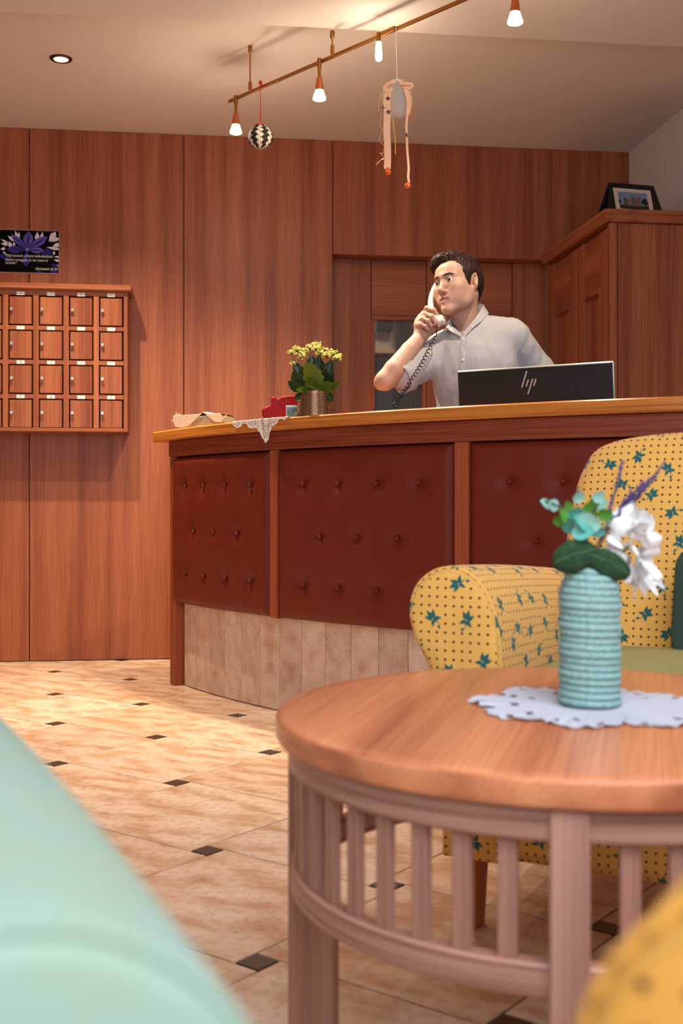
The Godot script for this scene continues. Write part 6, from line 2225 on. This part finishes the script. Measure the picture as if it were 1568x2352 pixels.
func band(o: Node3D, called: String, pts: Array, w: float, m: Material, face := Vector3.ZERO) -> void:   # a flat ribbon through pixel points (px, py, depth offset), about the node
	var p := []
	for q in pts: p.append(cam(q[0], q[1], 4.176 + (q[2] if q.size() > 2 else 0.0)) - o.position)
	var sp := spline(p, 5)
	var fr := []
	for i in sp.size():
		var t: Vector3 = (sp[mini(i + 1, sp.size() - 1)] - sp[maxi(i - 1, 0)]).normalized()
		var n := -fwd if face == Vector3.ZERO else face
		var x := t.cross(n).normalized()
		fr.append(Transform3D(Basis(x, t.cross(x), t), sp[i]))
	part(called, sweep(rrect(w, 0.0012, 0.0005, 1), fr).mesh(40.0), m, o)

func lace_ball() -> void:
	var c := cam(912, 228, 4.176)
	var o := thing("ribboned_ball", "white lace ball with peach ribbons, red stars and two orange beads on a thread", "ornament", c)
	var lace := plain("ball_lace", Color(0.95, 0.93, 0.91), 0.85, 0.0, 0.2, 90.0)
	lace.backlight_enabled = true; lace.backlight = Color(0.75, 0.73, 0.70)
	var bm := ball(Vector3(0.0555, 0.071, 0.0555), 40, 28)
	for i in bm.v.size():
		var a := atan2(bm.v[i].z, bm.v[i].x)
		bm.v[i] *= 1.0 + 0.010 * sin(a * 20.0) * sin(bm.v[i].y * 300.0)
	part("ball", bm.mesh(180.0), lace, o)
	part("thread", tube([Vector3(0, 0.068, 0), cam(909, 62, 4.176) - c], 0.0016, 6).mesh(60.0), plain("thread_white", Color(0.86, 0.80, 0.70), 0.9), o)
	var peach := plain("ribbon_peach", Color(0.96, 0.75, 0.58), 0.5)
	peach.backlight_enabled = true; peach.backlight = Color(0.35, 0.22, 0.15)
	var edge := plain("ribbon_gold", Color(0.90, 0.58, 0.25), 0.45)
	# broad ribbons lying on the ball, then hanging
	band(o, "ribbon", [[893, 205, -0.055], [888, 228, -0.0570], [889, 262, -0.052], [888, 300, -0.045], [890, 350, -0.042], [889, 388, -0.042]], 0.0245, peach)
	band(o, "ribbon", [[928, 204, -0.055], [936, 228, -0.0555], [936, 255, -0.045], [933, 285, -0.04], [934, 312, -0.04], [935, 345, -0.04], [938, 385, -0.04], [937, 405, -0.04], [939, 420, -0.04]], 0.0085, peach)
	band(o, "ribbon", [[930, 205, -0.052], [939, 225, -0.046], [938, 250, -0.036], [934, 262, -0.038]], 0.016, peach)
	band(o, "thin_ribbon", [[944, 212, -0.03], [947, 240, 0.0], [942, 262, 0.01], [936, 272, 0.01]], 0.0030, edge)
	band(o, "thin_ribbon", [[902, 272, -0.01], [904, 290, -0.01], [907, 320, -0.01], [908, 354, -0.01]], 0.0034, plain("ribbon_yellow", Color(0.90, 0.68, 0.20), 0.5))
	band(o, "curled_ribbon", [[876, 212, 0.02], [869, 248, 0.01], [876, 268, 0.0], [871, 285, 0.01], [878, 300, -0.01], [871, 318, 0.01], [874, 328, 0.0], [882, 335, -0.01], [879, 352, 0.0], [872, 351, 0.01], [882, 362, -0.01], [874, 368, 0.0], [863, 378, 0.0]], 0.0055, peach, (rgt - fwd * 0.4).normalized())
	# bow on top
	for q in [[[912, 196, -0.03], [900, 189, -0.05], [886, 196, -0.055], [884, 206, -0.055], [894, 208, -0.055], [906, 198, -0.04]], [[910, 197, -0.03], [914, 186, -0.04], [920, 187, -0.045], [919, 196, -0.045], [912, 199, -0.04]], [[914, 197, -0.04], [928, 192, -0.055], [945, 193, -0.05], [940, 202, -0.05], [926, 199, -0.05], [914, 199, -0.045]]]:
		band(o, "bow", q, 0.014, peach, Vector3.UP * 0.6 - fwd)
	part("knot", ball(Vector3(0.007, 0.006, 0.007), 12, 8).mesh(180.0), edge, o, Transform3D(Basis(), cam(911, 199, 4.135) - c))
	# stars
	var star := []
	for i in 10:
		var a := PI / 2 + TAU * i / 10
		star.append(Vector2(cos(a), sin(a)) * (0.0094 if i % 2 == 0 else 0.0042))
	var sm := slab(star, 0.0024, 0.0006).mesh(20.0)
	var red := plain("star_red", Color(0.34, 0.03, 0.04), 0.5)
	for q in [[891, 226, -0.0600, 0.1], [881, 246, -0.054, 0.25], [892, 257, -0.056, 0.05], [934, 310, -0.043, 0.2]]:
		part("star", sm, red, o, Transform3D(Basis(rgt, Vector3.UP, -fwd) * turned(Vector3.BACK, q[3]) * (turned(Vector3.UP, 1.0) if q[1] > 300 else Basis()), cam(q[0], q[1], 4.176 + q[2]) - c))
	var bead := plain("bead_orange", Color(0.85, 0.33, 0.10), 0.3)
	for q in [[891, 396, -0.042], [936, 427, -0.040]]:
		var p := cam(q[0], q[1], 4.176 + q[2]) - c
		var b := part("bead", ball(Vector3.ONE * 0.0108, 20, 14).mesh(180.0), bead, o, Transform3D(Basis(), p))
		part("bead_cap", lathe([Vector2(0, 0.0185), Vector2(0.0032, 0.018), Vector2(0.0036, 0.0095), Vector2(0.005, 0.008)], 12).mesh(40.0), bead, b)

func build_poster() -> void:
	var w := 0.300
	var h := 0.2115
	var im := Image.create(640, 450, false, Image.FORMAT_RGB8)
	im.fill(Color(0.015, 0.013, 0.022))
	var white := Color(0.82, 0.79, 0.80)
	var lilac := Color(0.36, 0.31, 0.60)
	var deep := Color(0.16, 0.13, 0.42)
	# read off an enlarged view whose (10, 290)-(1325, 1260) is the visible print; the left edge lies outside the picture
	var f := 0.464
	var ox := 640.0 - 1325.0 * f
	var oy := -290.0 * f
	for q in [[330, 290, 1.25, 190, 40], [430, 320, 1.75, 170, 40], [160, 420, 0.6, 200, 50], [840, 300, 1.62, 210, 60], [960, 300, 1.75, 190, 45], [1090, 540, -0.95, 260, 80], [1110, 540, -0.4, 230, 50], [0, 500, 0.5, 190, 30], [0, 600, 0.2, 170, 40], [190, 540, 1.2, 160, 55], [1030, 660, 0.15, 300, 40], [1180, 640, -0.3, 160, 60], [1210, 880, 0.05, 120, 25], [1200, 950, 0.2, 140, 30], [1160, 1060, 0.25, 180, 30], [300, 550, 1.4, 110, 30], [780, 510, 1.2, 70, 30], [0, 740, -0.2, 110, 40], [1215, 740, 1.57, 90, 32], [60, 780, 0.9, 110, 30]]:
		fill_poly(im, petal(Vector2(q[0] * f + ox, q[1] * f + oy), q[2], q[3] * f * 1.1, q[4] * f * 1.0, 0.0, 14, 1.5), white)
	for q in [[0, 850, 0.6, 260, 70], [1170, 760, 2.9, 260, 110], [1160, 1080, 0.2, 200, 40], [1130, 1230, -0.1, 200, 50], [820, 1240, 0.0, 130, 40], [140, 900, 0.9, 200, 70]]:
		fill_poly(im, petal(Vector2(q[0] * f + ox, q[1] * f + oy), q[2], q[3] * f, q[4] * f), deep)
	var c := Vector2(610 * f + ox, 730 * f + oy)
	for q in [[-1.48, 420, 120, 0], [-2.36, 500, 78, 8], [-0.62, 560, 95, -8], [3.10, 470, 95, -6], [0.12, 380, 75, 16], [1.66, 400, 85, 0]]:
		fill_poly(im, petal(c, q[0], q[1] * f, q[2] * f * 1.12, q[3], 18, 1.45), lilac if q[0] < 1.0 else Color(0.22, 0.18, 0.48))
		fill_poly(im, petal(c, q[0], q[1] * f * 0.9, q[2] * f * 0.24, q[3], 14, 1.2), deep)
	fill_poly(im, oval(c, 22, 20), Color(0.50, 0.40, 0.62))
	var o := thing("poster", "laminated print of a purple flower with handwritten verse above the key cabinet", "poster", Vector3(-0.677 - w / 2, 1.9655 + h / 2, -5.9795))
	part("lamination", box(Vector3(w + 0.010, h + 0.010, 0.0009), 0.0), plain("lamination", Color(0.60, 0.42, 0.36), 0.25), o, xf(0, 0, 0.0005))
	var m := MB.new()
	for q in [[-1, -1], [1, -1], [1, 1], [-1, 1]]: m.add(Vector3(q[0] * w / 2, q[1] * h / 2, 0.0013), Vector2(q[0] * 0.5 + 0.5, 0.5 - q[1] * 0.5))
	m.quad(0, 1, 2, 3)
	m.fix(Vector3.BACK)
	var pr := painted("flower_print", im, 0.5)
	pr.metallic_specular = 0.15
	part("print", m.mesh(), pr, o)
	var ink := plain("poster_ink", Color(0.90, 0.86, 0.74), 0.6)
	for q in [["“Nel mondo avrete tribolazioni,", 105, 905, 1070], ["fatevi coraggio, io ho vinto il", 110, 1000, 965], ["mondo”.", 112, 1072, 270], ["Giovanni 16:33", 780, 1195, 515]]:
		var tm := TextMesh.new()
		tm.text = q[0]
		tm.font = font("Droid Serif", 0.28)
		tm.font_size = 16
		tm.depth = 0.0002
		tm.pixel_size = 0.0010
		tm.horizontal_alignment = HORIZONTAL_ALIGNMENT_LEFT
		tm.vertical_alignment = VERTICAL_ALIGNMENT_BOTTOM
		var wide: float = q[3] * f / 640.0 * w
		var own := tm.get_aabb().size.x
		if own > 0.0: tm.pixel_size *= wide / own
		part("verse", tm, ink, o, xf((q[1] * f + ox) / 640.0 * w - w / 2, h / 2 - (q[2] * f + oy) / 450.0 * h - 0.004, 0.0016))
